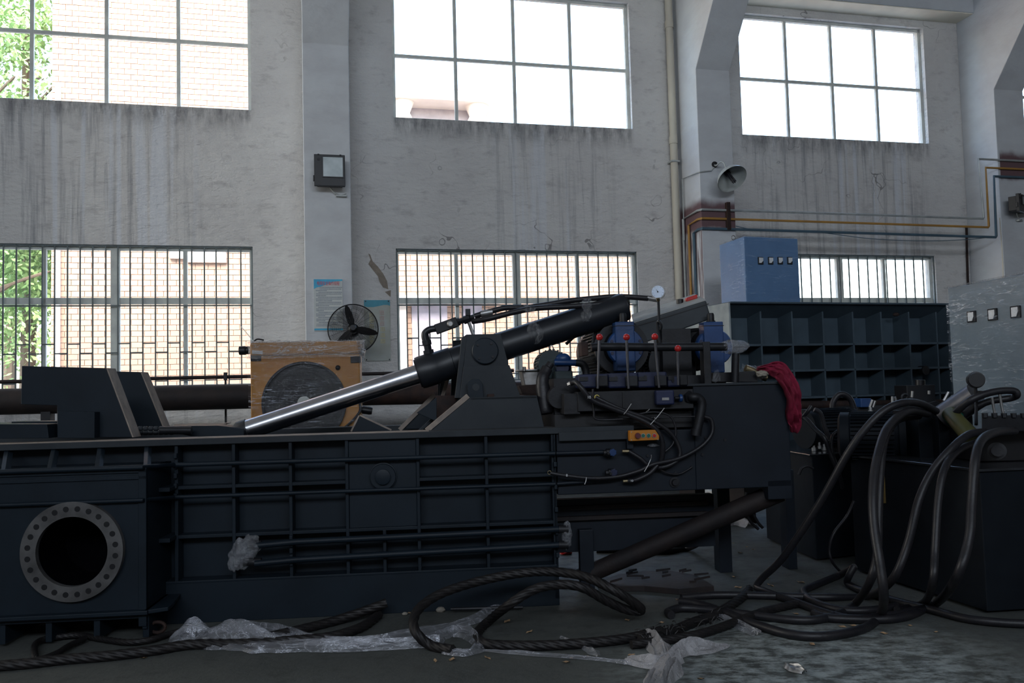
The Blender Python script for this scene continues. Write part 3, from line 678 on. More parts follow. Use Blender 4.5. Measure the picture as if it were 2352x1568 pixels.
# ---- long pipes stored along the wall
root = thing('storage_tube', 'very thick dark steel tube lying on a rack under the windows', 'pipe', WF, WF.W(0, 1.6, 0))
def depth_of(v, x): return None
a, b = WF.w(-300, 928, 1.6), WF.w(1240, 897, 1.6)
tr = 28.5 / FPX * ((WF.w(470, 912, 1.6) - CAM).dot(FWD))
MB().lathe(WF.w(-300, 929, 1.6), WF.w(576, 910, 1.6), [(0, tr), ((WF.w(576, 910, 1.6) - WF.w(-300, 929, 1.6)).length, tr)], 32).build('tube', RUSTD, root, True)
MB().cyl(WF.w(576, 910, 1.6), WF.w(1240, 899, 1.6), tr * .92, 32).build('tube', RUST, root, True)
for x_ in (-200, 110, 640, 1110):
    u_, z_ = WF.at(x_, 915, 1.6); MB().box(WF, u_ - .05, u_ + .05, 1.5, 1.7, 0, z_ - tr).build('rack_post', DARKST, root)
root = thing('stored_rod', 'thin dark rod lying above the very thick tube under the windows', 'rod', WF, WF.W(0, 1.3, 0))
MB().cyl(WF.w(-200, 881, 1.3), WF.w(1180, 851, 1.3), 0.024, 12).build('rod', RUSTD, root, True)
for x_ in (-60, 518, 1050):
    u_, z_ = WF.at(x_, 864, 1.3)
    MB().box(WF, u_ - .02, u_ + .02, 1.26, 1.34, z_ - .05, z_ + .05).box(WF, u_ - .012, u_ + .012, 1.28, 1.32, 0, z_).build('rod_stand', DARKST, root)

# ================================================================== OUTSIDE
OV = -9.0
root = thing('tiled_building', 'sunlit building clad in pink stone-like tiles across the yard', 'building', WF, WF.W(0, OV, 0))
eL = WF.at(119, 200, OV)[0]; eR = WF.at(640, 200, OV)[0]; uR = WF.at(1560, 600, OV)[0]
MB().box(WF, eL, eR, OV - .02, OV - 8, 0, 16).box(WF, eR, uR, OV - .02, OV - 8, 0, 6.0).build('wall_core', JOINT, root)
TH, TW = 0.135, 0.29; proto = None; cnt = 0; rest = MB(); rr = random.Random(5)
rows = []
for r_ in range(0, 110):
    z = 0.9 + r_ * TH
    off = (r_ % 2) * TW / 2; u = eL - off
    while u < uR:
        a, b = max(u, eL), min(u + TW, uR)
        top = 16 if a < eR else 6.0
        if b > a + .03 and z + TH < top:
            rows.append((a, b, z))
        u += TW
full = [t for t in rows if abs(t[1] - t[0] - TW) < 1e-4]
vis = [t for t in full if (1.9 < t[2] < 4.3 and -4.9 + (t[2]) * 0 < t[0] * .62 < -1.5)]
vis = sorted(vis, key=lambda t: (round(abs(t[2] - 3.1) * 2), t[0]))[:300]; vs_ = set(vis)
for t in rows:
    a, b, z = t
    if t in vs_:
        if proto is None:
            p0 = (a, b, z); proto = MB().box(WF, a + .006, b - .006, OV - .03, OV, z + .006, z + TH - .006).build('tile', PINK, root); 
        else:
            share(proto, 'tile', root, WF.u * (a - p0[0]) + Vector((0, 0, z - p0[2])) + WF.n * rr.uniform(0, .008))
    else:
        rest.box(WF, a + .006, b - .006, OV - .03, OV + rr.uniform(0, .008), z + .006, z + TH - .006)
rest.build('tile', PINK, root, kind='stuff')
# ledge, shutters and a pilaster seen through the low windows
c0, c1 = WF.at(905, 668, OV + .25), WF.at(1146, 680, OV + .25)
MB().box(WF, c0[0] - 1, c1[0], OV, OV + .35, c1[1] - .18, c1[1] + .02).build('ledge', PALE, root)
for x0, x1 in ((945, 1030), (1062, 1110)):
    p, q = WF.at(x0, 690, OV + .02), WF.at(x1, 860, OV + .02)
    MB().box(WF, p[0], q[0], OV, OV + .04, -.0 + max(.3, q[1]), c1[1] - .2).build('shutter', SHUT, root)
p, q = WF.at(915, 690, OV + .1), WF.at(937, 860, OV + .1)
MB().box(WF, p[0], q[0], OV, OV + .15, 0, c1[1] - .18).build('pilaster', PALE, root)
MB().box(WF, WF.at(125, 600, OV + .1)[0], WF.at(137, 600, OV + .1)[0], OV, OV + .12, 0, 9).build('downpipe', PALE, root, bev=.02)
for x0, x1, y0, y1 in ((390, 430, 573, 594), (432, 520, 573, 603)):
    p, q = WF.at(x0, y0, OV + .05), WF.at(x1, y1, OV + .05)
    MB().box(WF, p[0], q[0], OV, OV + .1, q[1], p[1] + .3).build('sign_panel', PALE, root)
# a portico further off, seen over the wing through the middle high window
QV = -22
root = thing('portico', 'pale portico with capitals and cornice beyond the yard', 'building', WF, WF.W(WF.at(1000, 250, QV)[0], QV, 0))
p, q = WF.at(880, 212, QV), WF.at(1132, 228, QV)
MB().box(WF, p[0] - 4, q[0], QV + .6, QV - 2, q[1] - .35, q[1] + .1).build('cornice', PALE, root, bev=.04)
for x_ in (923, 1095):
    u_, _z = WF.at(x_, 240, QV)
    MB().lathe(WF.W(u_, QV, 0), WF.W(u_, QV, q[1] - .35), [(0, .32), (q[1] - 1.2, .28), (q[1] - 1.0, .42), (q[1] - .8, .32), (q[1] - .35, .5)], 20).build('column', PALE, root, True)
MB().box(WF, p[0] - 4, q[0] - .5, QV - .6, QV - 2, 0, q[1] - .3).build('recessed_wall', SHUT, root)

def tree(label, base, h, rad_, n, seed, seg=0.10):
    root = thing('leafy_tree', label, 'tree', None, base, 'trees in the yard')
    r_ = random.Random(seed)
    MB().tube([base, base + Vector((.1, 0, h * .35)), base + Vector((-.1, .1, h * .7)), base + Vector((0, 0, h))], [.2, .16, .1, .04], 8).build('trunk', BARK, root, True)
    b_ = MB()
    for k in range(7):
        a = k * 2.4; z = h * (.35 + .08 * k); b_.tube([base + Vector((0, 0, z)), base + Vector((math.cos(a) * rad_ * .4, math.sin(a) * rad_ * .4, z + .5)), base + Vector((math.cos(a) * rad_ * .8, math.sin(a) * rad_ * .8, z + .8))], [.07, .04, .015], 6)
    b_.build('branch', BARK, root, kind='stuff')
    f = MB()
    cl = [Vector((r_.uniform(-1, 1) * rad_ * .75, r_.uniform(-1, 1) * rad_ * .75, h * .25 + r_.random() * h * .8)) for _ in range(46)]
    vs, fs = [], []
    for k in range(n):
        c = base + cl[k % 46] + Vector((r_.gauss(0, 1), r_.gauss(0, 1), r_.gauss(0, 1))) * rad_ * .17
        d1 = Vector((r_.uniform(-1, 1), r_.uniform(-1, 1), r_.uniform(-1, 1))).normalized(); d2 = d1.orthogonal().normalized()
        s_ = seg * r_.uniform(.6, 1.2); i = len(vs)
        vs += [c - d1 * s_, c + d2 * s_ * .45, c + d1 * s_, c - d2 * s_ * .45]; fs.append((i, i + 1, i + 2, i + 3))
    f.v = vs; f.f = fs; f.build('leaves', FOL, root, recalc=False, kind='stuff')
for k, (x_, v_, h_, r_, lb) in enumerate(((60, -13, 12.5, 2.2, 'leafy green tree close beside the pink tiled building edge'), (-60, -11, 11.5, 2.4, 'leafy green tree at the frame edge, partly cut off by it'), (20, -20, 12, 3.2, 'tall green tree, farthest back behind the other trees'))):
    tree(lb, WF.W(WF.at(x_, 500, v_)[0], v_, 0), h_, r_, 11000, 11 + k)

# ================================================================== THE PRESS
F = MF
press = thing('baling_press', 'long dark blue-grey ribbed steel baling press with a slanting hydraulic cylinder', 'machine', F, F.W(0, -.6, 0))
def at(x, y, v=0.0): return F.at(x, y, v)
UL, UR = -4.3, at(1279, 1150)[0]
ZT, ZB = 1.30, 0.285
SK = -0.13
mb = MB(); mb.box(F, UL, UR, SK, SK - .03, .02, ZT - .03); mb.build('side_plate', PAINT, press)
MB().box(F, at(345, 1380)[0], UR, 0, SK, 0.0, ZB).build('skirt_plate', PAINT, press, bev=.004)
tf = MB(); tf.box(F, UL, at(1455, 985)[0], .02, -.24, ZT - .045, ZT); tf.build('top_flange', DUSTY, press, bev=.004)
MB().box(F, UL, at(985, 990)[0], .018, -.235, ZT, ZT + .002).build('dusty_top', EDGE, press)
MB().box(F, UL, UR, -1.26, -1.42, ZT - .05, ZT).build('top_flange', DUSTY, press, bev=.004)
MB().box(F, UL, UR, -1.30, -1.34, .02, ZT - .04).build('side_plate', PAINT, press)
MB().box(F, UL, UR, SK, -1.3, .25, .30).build('bed_plate', PAINT, press)
MB().box(F, UR - .03, UR, 0, -1.34, 0.05, ZT - .04).build('end_plate', PAINT, press)
xs = [405, 537, 668, 798, 962, 1120]
uz = lambda x, y: at(x, y)
rib_u = [at(x, 1180)[0] for x in xs] + [UR - .012]
for k, u_ in enumerate(rib_u):
    MB().box(F, u_ - .012, u_ + .012, 0, SK, ZB, ZT - .045).build('rib', PAINT, press, bev=.003)
u_ = at(884, 1280)[0]; MB().box(F, u_ - .012, u_ + .012, 0, SK, ZB, at(884, 1217)[1]).build('rib', PAINT, press, bev=.003)
hz1, hz2 = at(600, 1114)[1], at(600, 1226)[1]
MB().box(F, rib_u[0], rib_u[3], -.005, SK, hz1 - .012, hz1 + .012).build('stringer', PAINT, press, bev=.003)
MB().box(F, rib_u[4], rib_u[6], -.005, SK, hz1 - .012, hz1 + .012).build('stringer', PAINT, press, bev=.003)
MB().box(F, rib_u[0], rib_u[6], -.005, SK, hz2 - .012, hz2 + .012).build('stringer', PAINT, press, bev=.003)
MB().box(F, rib_u[0] - .3, rib_u[6], 0.004, SK, ZB - .004, ZB + .012).build('weld_ledge', PAINT, press, bev=.003)
MB().box(F, rib_u[3] + .012, rib_u[4] - .012, -.02, SK, hz2 + .012, ZT - .045).build('infill_plate', PAINT, press, bev=.003)
q = at(880, 1094, 0); bc = F.W(q[0], -.02, q[1])
MB().lathe(bc, bc + F.n * .05, [(0, .10), (.02, .10), (.021, .093), (.045, .090)], 36).lathe(bc, bc + F.n * .08, [(.04, .055), (.068, .055), (.07, .05)], 32).build('pivot_boss', PAINT, press, True)
# rods / pipes along the side
def rod(y0, y1, r, x0, x1, name='side_pipe', m=PAINT, ext=None):
    a, b = F.w(x0, y0, .035), F.w(x1, y1, .035); pts = ([ext] if ext else []) + [a, b]
    return a, b
vbox = 0.40
def side_pipe(yA, yB, zbend, r, x1=1275, y1=None):
    a = at(408, yA, .035); b = at(x1, yB, .035)
    pts = [F.W(-4.2, vbox + .03, zbend), F.W(at(332, yA, vbox)[0], vbox + .03, zbend), F.W(at(398, yA, .05)[0], .04, a[1]), F.W(a[0] + .05, .035, a[1]), F.W(b[0], .035, b[1])]
    MB().tube(pts, r, 10, smooth=False).build('side_pipe', PAINT, press, True)
side_pipe(1067, 1041, at(300, 1073, vbox)[1], .017)
side_pipe(1141, 1111, at(300, 1148, vbox)[1], .014)
for yA, yB in ((1249, 1215), (1290, 1251)):
    MB().tube([F.w(585, yA + 4, .06), F.w(680, yA - 5, .04), F.w(1000, yA + (yB - yA) * .6, .04), F.w(1283, yB, .04)], .023, 12, smooth=False).build('side_pipe', PAINT, press, True)
for x_, ys_ in ((404, (1035, 1150)), (668, (1228, 1300)), (1277, (1040, 1300))):
    z0, z1 = at(x_, ys_[1], .01)[1], at(x_, ys_[0], .01)[1]
    u_ = at(x_, 1150, .01)[0]; mbb = MB(); n = 5
    for k in range(n):
        z = z0 + (z1 - z0) * (k + .5) / n; mbb.box(F, u_ - .012, u_ + .012, 0, .03, z - .018, z + .018)
    mbb.build('pipe_clamp', PAINT, press, bev=.004)
# left cross-ejector box with bolt flange
bR = at(337, 1250, vbox)[0]; bzt = at(200, 1078, vbox)[1]; bzb = at(200, 1425, vbox)[1]
fcq = at(171, 1264, vbox); fcw = F.W(fcq[0], vbox, fcq[1]); fd = (fcw - CAM).dot(FWD)
ro, ri, rh = 113 / FPX * fd, 79 / FPX * fd, 97 / FPX * fd
eb = MB(); eb.box(F, UL, bR, vbox - .03, SK, bzt - .03, bzt)
xl = fcq[0] - (bR - fcq[0]) * 1.02; eb.box(F, UL, xl, vbox, vbox - .03, bzb, bzt)
ang = sorted([2 * math.pi * k / 64 for k in range(64)] + [math.atan2(b - fcq[1], a - fcq[0]) % (2 * math.pi) for a in (xl, bR) for b in (bzb, bzt)])
ci, rc = [], []
for a in ang:
    c_, s_ = math.cos(a), math.sin(a); t_ = min([((bR if c_ > 0 else xl) - fcq[0]) / c_ if abs(c_) > 1e-6 else 9, ((bzt if s_ > 0 else bzb) - fcq[1]) / s_ if abs(s_) > 1e-6 else 9])
    ci.append((fcq[0] + c_ * ri, fcq[1] + s_ * ri)); rc.append((fcq[0] + c_ * t_, fcq[1] + s_ * t_))
nn = len(ang); eb.add([F.W(u, v, z) for v in (vbox, vbox - .03) for l_ in (ci, rc) for u, z in l_], [(k, (k + 1) % nn, (k + 1) % nn + nn, k + nn) for k in range(nn)] + [(k + 2 * nn, k + 3 * nn, (k + 1) % nn + 3 * nn, (k + 1) % nn + 2 * nn) for k in range(nn)] + [(k + nn, (k + 1) % nn + nn, (k + 1) % nn + 3 * nn, k + 3 * nn) for k in range(nn)])
eb.build('ejector_box', PAINT, press)
MB().box(F, bR - .03, bR, vbox, SK, 0.08, bzt).build('ejector_side', PAINT, press, bev=.003)
# joggled corner between box and main side
zz = [at(x, y, .0)[1] for x, y in ((370, 1120), (370, 1234))]
for z in zz: MB().poly(F, [(bR - .01, z - .014), (rib_u[0], z - .014), (rib_u[0], z + .014), (bR - .01, z + .014)], vbox - .25, SK).build('stringer', PAINT, press, bev=.003)
for x0, x1 in ((14, 4), (122, 110), (228, 220), (336, 332)):
    a = at(x0, 1018, 0); b = at(x1, 1074, vbox)
    g_ = MB(); g_.prism([F.W(a[0] - .014, .0, ZT - .045), F.W(b[0] - .014, vbox - .01, bzt), F.W(b[0] - .014, vbox - .09, bzt), F.W(a[0] - .014, -.08, ZT - .045)], [F.W(a[0] + .014, .0, ZT - .045), F.W(b[0] + .014, vbox - .01, bzt), F.W(b[0] + .014, vbox - .09, bzt), F.W(a[0] + .014, -.08, ZT - .045)])
    g_.build('gusset', PAINT, press, bev=.003)
    z0 = .02; MB().box(F, b[0] - .02, b[0] + .02, vbox - .02, SK, z0, bzb + .01).build('foot_rib', PAINT, press, bev=.003)
a = at(100, 1418, vbox + .05)[1]
MB().poly(F, [(UL, a - .012), (at(345, 1412, vbox)[0], a - .012), (at(345, 1412, vbox)[0], a + .014), (UL, a + .014)], vbox + .06, SK).build('lower_flange', PAINT, press, bev=.004)
tp = [(at(335, 1405, vbox)[0], vbox + .05), (at(395, 1405, .3)[0], vbox - .02), (at(405, 1400, .2)[0], vbox - .12), (at(405, 1400, .1)[0], .0), (at(335, 1405, vbox)[0], .0)]
MB().prism([F.W(u, v, a - .012) for u, v in tp], [F.W(u, v, a + .014) for u, v in tp]).build('towing_lug', PAINT, press, bev=.004)
r0 = F.w(362, 1440, .3); r0.z = max(r0.z, .045)
pts = [r0 + F.u * .05 * math.cos(t * math.pi / 8) + Vector((0, 0, .035 * math.sin(t * math.pi / 8))) for t in range(17)]
MB().tube(pts, .012, 8, smooth=False).build('shackle_ring', RUST, press, True)
MB().annulus(fcw + F.n * .002, fcw + F.n * .045, ro, ri, 64).build('bolt_flange', FLANGE, press, True)
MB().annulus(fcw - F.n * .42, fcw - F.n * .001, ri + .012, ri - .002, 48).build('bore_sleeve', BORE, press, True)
proto = None
for k in range(24):
    a_ = 2 * math.pi * (k + .5) / 24; off = F.u * math.cos(a_) * rh + Vector((0, 0, math.sin(a_) * rh))
    if proto is None: o0 = off; proto = MB().cyl(fcw + off + F.n * .040, fcw + off + F.n * .0465, .0185, 14).build('bolt_hole', BLACK, press)
    else: share(proto, 'bolt_hole', press, off - o0)
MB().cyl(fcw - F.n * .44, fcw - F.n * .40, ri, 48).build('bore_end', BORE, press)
# frame lines of the box face
for z in (bzt - .02, at(200, 1100, vbox)[1]): MB().box(F, UL, bR, vbox, vbox + .012, z - .012, z + .012).build('face_strip', PAINT, press, bev=.003)
MB().box(F, bR - .05, bR, vbox, vbox + .012, .1, bzt).build('face_strip', PAINT, press, bev=.003)
# ---- upright guide plates on top (left)
def slab(name, px, v0, th, m=PAINT, par=None): 
    return MB().polypx(F, px, v0, v0 - th).build(name, m, par or press, bev=.003)
v1 = -.26
pA = [(50, 840), (243, 845), (303, 1004), (131, 1004), (131, 931), (48, 928)]
slab('guide_plate', pA, v1, .16)
pe = [at(x, y, v1) for x, y in ((243, 845), (303, 1004))]
MB().prism([F.W(pe[0][0] + .002, v1, pe[0][1]), F.W(pe[0][0] + .012, v1 , pe[0][1]), F.W(pe[1][0] + .012, v1, pe[1][1]), F.W(pe[1][0] + .002, v1, pe[1][1])],
           [F.W(pe[0][0] + .002, v1 - .16, pe[0][1]), F.W(pe[0][0] + .012, v1 - .16, pe[0][1]), F.W(pe[1][0] + .012, v1 - .16, pe[1][1]), F.W(pe[1][0] + .002, v1 - .16, pe[1][1])]).build('plate_edge', EDGE, press)
v2 = -1.12
slab('guide_plate', [(240, 852), (322, 854), (374, 982), (240, 990)], v2, .16)
pe = [at(x, y, v2) for x, y in ((322, 854), (374, 982))]
MB().prism([F.W(pe[0][0] + .002, v2, pe[0][1]), F.W(pe[0][0] + .012, v2, pe[0][1]), F.W(pe[1][0] + .012, v2, pe[1][1]), F.W(pe[1][0] + .002, v2, pe[1][1])],
           [F.W(pe[0][0] + .002, v2 - .16, pe[0][1]), F.W(pe[0][0] + .012, v2 - .16, pe[0][1]), F.W(pe[1][0] + .012, v2 - .16, pe[1][1]), F.W(pe[1][0] + .002, v2 - .16, pe[1][1])]).build('plate_edge', EDGE, press)
slab('guide_block', [(132, 944), (217, 946), (217, 1006), (132, 1006)], v1 + .10, .12)
slab('rail_block', [(-60, 974), (108, 974), (112, 1006), (-60, 1008)], v1 + .12, .3)
slab('rail_block', [(26, 968), (130, 967), (130, 990), (26, 990)], v1 - .1, .2)
# linkage between the plates: hinge knuckles
q0 = at(330, 990, -.5)
for k in range(7):
    for j in range(2):
        x_, y_ = 322 + k * 12, 984 + j * 9
        c = F.w(x_, y_, -.45 - .15 * j); MB().lathe(c - F.u * .018, c + F.u * .018, [(0, .014), (.009, .019), (.027, .019), (.036, .014)], 12).build('hinge_knuckle', DUSTY, press, True)
a, b = F.w(368, 988, -.4), F.w(440, 988, -.4); MB().cyl(a, b, .03, 16).build('hinge_pin', DARKST, press, True)
slab('lid_bar', [(395, 978), (500, 977), (560, 984), (560, 1000), (440, 1002), (395, 992)], -.5, .25, PAINT)
slab('lid_strip', [(400, 974), (520, 972), (490, 982), (400, 982)], -1.1, .2, EDGE)
# ---- main cylinder
VC = -.66
cylp = lambda x, y: F.w(x, y, VC)
cyl = MB()
ra, rb = cylp(567, 987), cylp(962, 858); dd = (rb - ra).normalized()
MB().cyl(ra - dd * .02, cylp(1000, 846), .079, 40).build('piston_rod', CHROME, press, True)
MB().lathe(ra - dd * .12, ra + dd * .01, [(0, .05), (.06, .088), (.13, .088)], 28).build('rod_clevis', CYL, press, True)
c0, c1 = cylp(962, 857), cylp(1437, 704)
L = (c1 - c0).length; R = 36.5 / FPX * ((c0 - CAM).dot(FWD))
prof = [(0, R * .80), (.0, R * 1.0), (.02, R * 1.03), (L * .085, R * 1.03), (L * .09, R * .985), (L * .16, R * .985), (L * .162, R * .93), (L * .985, R * .93), (L * .99, R * .90), (L, R * .88)]
barrel = MB().lathe(c0, c1, prof, 56).build('cylinder_barrel', CYL, press, True)
ax = (c1 - c0).normalized()
for q_ in ((.01, .004),): MB().annulus(c0 - ax * .012, c0 + ax * .004, R * .9, .081, 40).build('gland_ring', DARKST, barrel, True)
upd = (Vector((0, 0, 1)) - ax * ax.z).normalized()
# port, elbow, check valve, hoses on top of the barrel
p0 = c0 + ax * .10 + upd * R
hp = lambda x, y, v=VC: F.w(x, y, v)
MB().lathe(hp(985, 812), hp(977, 770), [(0, .045), (.03, .045), (.031, .032), (.07, .032), (.071, .04), (.11, .04), (.111, .03), (.16, .03)], 6).build('port_fitting', CYL, press)
MB().tube([hp(980, 790), hp(975, 768), hp(986, 757), hp(1004, 754)], .028, 14).build('elbow_pipe', CYL, press, True)
e0, e1 = hp(1000, 757), hp(1052, 738); ed = (e1 - e0).normalized(); eu = Vector((0, 0, 1)) - ed * ed.z; eu.normalize()
MB().hexa([e0 + ed * a + eu * b + F.n * c for b in (-.04, .04) for c in (-.04, .04) for a in (0, .19)]).build('check_valve', DARKST, press, bev=.005)
q = e0 + ed * .13 + F.n * .04; MB().lathe(q, q + F.n * .02, [(0, .028), (.012, .028), (.02, .018)], 16).build('plug', STEEL, press, True)
MB().lathe(hp(1048, 740), hp(1090, 728), [(0, .032), (.03, .032), (.031, .024), (.06, .024), (.061, .034), (.11, .034), (.12, .025), (.15, .025)], 8).build('tee_fitting', DARKST, press)
MB().box(F, hp(0, 0) and at(1075, 728, VC)[0] - .02, at(1075, 728, VC)[0] + .02, VC - .02, VC + .02, at(1075, 724, VC)[1], at(1075, 718, VC)[1] + .03).build('bolt_head', DARKST, press)
s0, s1 = hp(1077, 740), hp(1088, 772)
MB().cyl(s0, s1, .014, 8).build('hose_stay', STEEL, press, True)
MB().cyl(hp(1104, 721), hp(1131, 716), .027, 12).build('hose_ferrule', STEEL, press, True)
MB().tube([hp(1090, 726), hp(1130, 714), hp(1160, 707), hp(1200, 706), hp(1240, 702), hp(1300, 692), hp(1352, 686), hp(1420, 681), hp(1488, 685)], .023, 12).build('hose', RUBBER, press, True)
MB().cyl(hp(1486, 684), hp(1510, 688), .023, 12).build('hose_ferrule', STEEL, press, True)
MB().tube([hp(1085, 738), hp(1120, 732, VC + .06), hp(1180, 717, VC + .06), hp(1230, 708, VC + .06), hp(1300, 704, VC + .06), hp(1370, 699, VC + .06), hp(1412, 693, VC + .06)], .023, 12).build('hose', RUBBER, press, True)
MB().cyl(hp(1412, 693, VC + .06), hp(1434, 690, VC + .06), .024, 12).build('hose_ferrule', STEEL, press, True)
MB().lathe(hp(1432, 690, VC + .06), hp(1443, 690, VC + .06), [(0, .027), (.03, .027)], 6).build('hose_elbow', DARKST, press)
MB().tube([hp(1436, 690, VC + .06), hp(1441, 694, VC), hp(1440, 712, VC)], .022, 10).build('port_fitting', DARKST, press, True)
def film_band(par, pts, w0, name='film_tie', m=None, seed=0):
    """a strip of stretch film bound around something: pts along the strip, ragged"""
    b_ = MB(); r_ = random.Random(seed); pts = spline([Vector(p) for p in pts], 6); rows = []
    for k, p in enumerate(pts):
        rows.append([p + F.u * ((j - 4) / 8 * w0 * (1 + .25 * math.sin(k * 1.3 + seed))) + F.n * (.012 * math.sin(j * 2.1 + k * .7) + .012) + Vector((0, 0, .006 * math.sin(j * 3.3 + k))) for j in range(9)])
    vs = [p for r in rows for p in r]; fs = [(k * 9 + j, k * 9 + j + 1, k * 9 + j + 10, k * 9 + j + 9) for k in range(len(rows) - 1) for j in range(8)]
    b_.add(vs, fs); return b_.build(name, m or FILMB, par, True, recalc=False)
vf = VC + R + .01
film_band(press, [F.w(1212, 700, VC + .03), F.w(1216, 712, VC + .08), F.w(1222, 740, vf), F.w(1228, 778, vf - .04)], .085, seed=1)
film_band(press, [F.w(1347, 686, VC + .03), F.w(1348, 694, VC + .08), F.w(1347, 712, vf), F.w(1344, 738, vf - .02)], .075, seed=2)
film_band(press, [F.w(1232, 745, vf), F.w(1242, 768, vf), F.w(1232, 790, vf - .04)], .05, seed=3)
# ---- trunnion brackets
vb = -.40
brk = [(1072, 768), (1150, 766), (1168, 838), (1196, 912), (1054, 914), (1065, 838)]
slab('trunnion_bracket', brk, vb, .05, DUSTY)
slab('bracket_plate', [(1065, 841), (1170, 838), (1196, 912), (1056, 914)], vb + .03, .03, DUSTY)
ea = [(1060, 780), (1072, 768), (1054, 914), (1046, 914)]
MB().polypx(F, [(1061, 775), (1073, 767), (1056, 914), (1045, 914)], vb, vb - .22).build('bracket_flange', DUSTY, press, bev=.003)
slab('trunnion_bracket', [(1040, 782), (1062, 780), (1060, 910), (1035, 910)], -1.0, .05, PAINT)
cc = F.w(1114, 806, vb)
MB().lathe(cc, cc + F.n * .03, [(0, .105), (.022, .105), (.03, .098)], 36).build('bearing_cap', PAINT, press, True)
for k in range(4):
    a_ = rad(50 + 90 * k); q = cc + F.u * math.cos(a_) * .075 + Vector((0, 0, math.sin(a_) * .075)) + F.n * .03
    MB().cyl(q, q + F.n * .01, .010, 6).build('cap_bolt', DARKST, press)
lug = [(1076, 915), (1073, 880), (1084, 870), (1100, 870), (1109, 882), (1111, 914)]
slab('lifting_lug', lug, vb + .10, .035, PAINT)
cc = F.w(1093, 889, vb + .10); MB().cyl(cc - F.n * .02, cc + F.n * .004, .028, 20).build('lug_eye', DUSTY, press, True)
MB().polypx(F, [(1120, 905), (1135, 904), (1135, 913), (1120, 913)], vb + .1, vb).build('stop_block', RUST, press, bev=.003)
# ---- sloped mounting box
vm = -.20
slab('mounting_box', [(985, 993), (1080, 913), (1233, 908), (1252, 990)], vm, .08, DUSTY)
def edge(px, v0, v1_, th=.035, m=EDGE):
    a, b = at(*px[0], v0), at(*px[1], v0); d = Vector((b[0] - a[0], b[1] - a[1], 0)).normalized(); nx, nz_ = -d.y * th, d.x * th
    MB().poly(F, [(a[0], a[1]), (b[0], b[1]), (b[0] + nx, b[1] + nz_), (a[0] + nx, a[1] + nz_)], v0, v1_).build('plate_edge', m, press)
edge(((983, 993), (1079, 913)), vm, vm - .13)
MB().box(F, at(1080, 913, vm)[0], at(1233, 908, vm)[0], vm, -1.15, at(1150, 911, vm)[1] - .02, at(1150, 911, vm)[1]).build('deck_plate', DUSTY, press, bev=.003)
slab('mounting_box', [(925, 985), (1003, 908), (1060, 908), (1060, 985)], -1.0, .06, PAINT)
edge(((921, 990), (1001, 910)), -.98, -1.1)
slab('cross_plate', [(1000, 908), (1060, 908), (1000, 975), (990, 975)], -.62, .04, RUST)
slab('web_plate', [(957, 948), (1003, 912), (1003, 968)], -.45, .02, PAINT)
slab('brace_bar', [(958, 990), (993, 958), (1003, 958), (968, 990)], -.55, .06, DUSTY)
slab('gusset', [(826, 955), (898, 989), (809, 991)], -.5, .02, PAINT)
edge(((808, 991), (826, 955)), -.5, -.52, .012); edge(((826, 955), (898, 989)), -.5, -.52, .012)
slab('mounting_box', [(1034, 864), (1020, 912), (1008, 912), (1012, 868)], -.9, .05, PAINT)
edge(((1020, 912), (1034, 866)), -.88, -.95, .03)
slab('lug_far', [(1006, 880), (1016, 874), (1022, 880), (1024, 912), (1006, 912)], -1.15, .03, PAINT)

# ---- film wrapped pipe ends
def lump(name, par, c, rx, ry, rz, seed=0, m=None, fr=F, tilt=0.0):
    b_ = MB(); seg, rg = 36, 22; vs = []
    ct, st = math.cos(tilt), math.sin(tilt)
    for k in range(1, rg):
        th = math.pi * k / rg
        for i in range(seg):
            a = 2 * math.pi * i / seg; d = Vector((math.sin(th) * math.cos(a), math.sin(th) * math.sin(a), math.cos(th)))
            q = 1 + .30 * mnoise.noise(d * 2.2 + Vector((seed, 0, 0))) + .14 * mnoise.noise(d * 6 + Vector((0, seed, 0)))
            lx, lz = d.x * rx * q, d.z * rz * q
            vs.append(c + fr.u * (lx * ct - lz * st) + fr.n * d.y * ry * q + Vector((0, 0, lx * st + lz * ct)))
    fs = [(k * seg + i, k * seg + (i + 1) % seg, (k + 1) * seg + (i + 1) % seg, (k + 1) * seg + i) for k in range(rg - 2) for i in range(seg)]
    fs += [tuple(range(seg))[::-1], tuple((rg - 2) * seg + i for i in range(seg))]
    b_.add(vs, fs); return b_.build(name, m or FILML, par, True)
lump('film_wrap', press, F.w(560, 1268, .06), .13, .06, .085, 1, tilt=rad(50))
lump('film_wrap', press, F.w(535, 1295, .05), .035, .02, .05, 2)
lump('film_wrap', press, F.w(1302, 1228, .03), .035, .04, .095, 3)
for x0_, x1_, y_ in ((1283, 1305, 1215), (1283, 1305, 1251), (570, 600, 1250), (560, 600, 1290)): MB().cyl(F.w(x0_, y_, .04), F.w(x1_, y_, .04), .03, 12).build('flange_end', DARKST, press, True)

# ================================================================== POWER UNIT
unit = thing('hydraulic_power_unit', 'dark steel oil tank topped with lever valves, blue pumps and motors', 'machine', F, F.W(at(1560, 1100)[0], -.4, 0))
TR, TL = at(1814, 1000)[0], UR + .01
tz0, tz1 = at(1700, 1121)[1], at(1700, 880)[1]
xm = at(1592, 900)[0]
MB().box(F, xm, TR, 0, -1.15, tz0, tz1).build('oil_tank', PAINT2, unit, bev=.006)
MB().box(F, TL, xm, -.0, -1.1, tz0, at(1450, 990)[1]).build('oil_tank', PAINT2, unit, bev=.006)
MB().box(F, xm - .15, TR + .015, .015, -1.165, tz1 - .012, tz1 + .006).build('tank_lid', DUSTY, unit, bev=.003)
MB().box(F, at(1285, 1090)[0], at(1450, 1090)[0], .0, .05, at(1350, 1010)[1] , at(1350, 990)[1]).build('front_rail', DUSTY, unit, bev=.003)
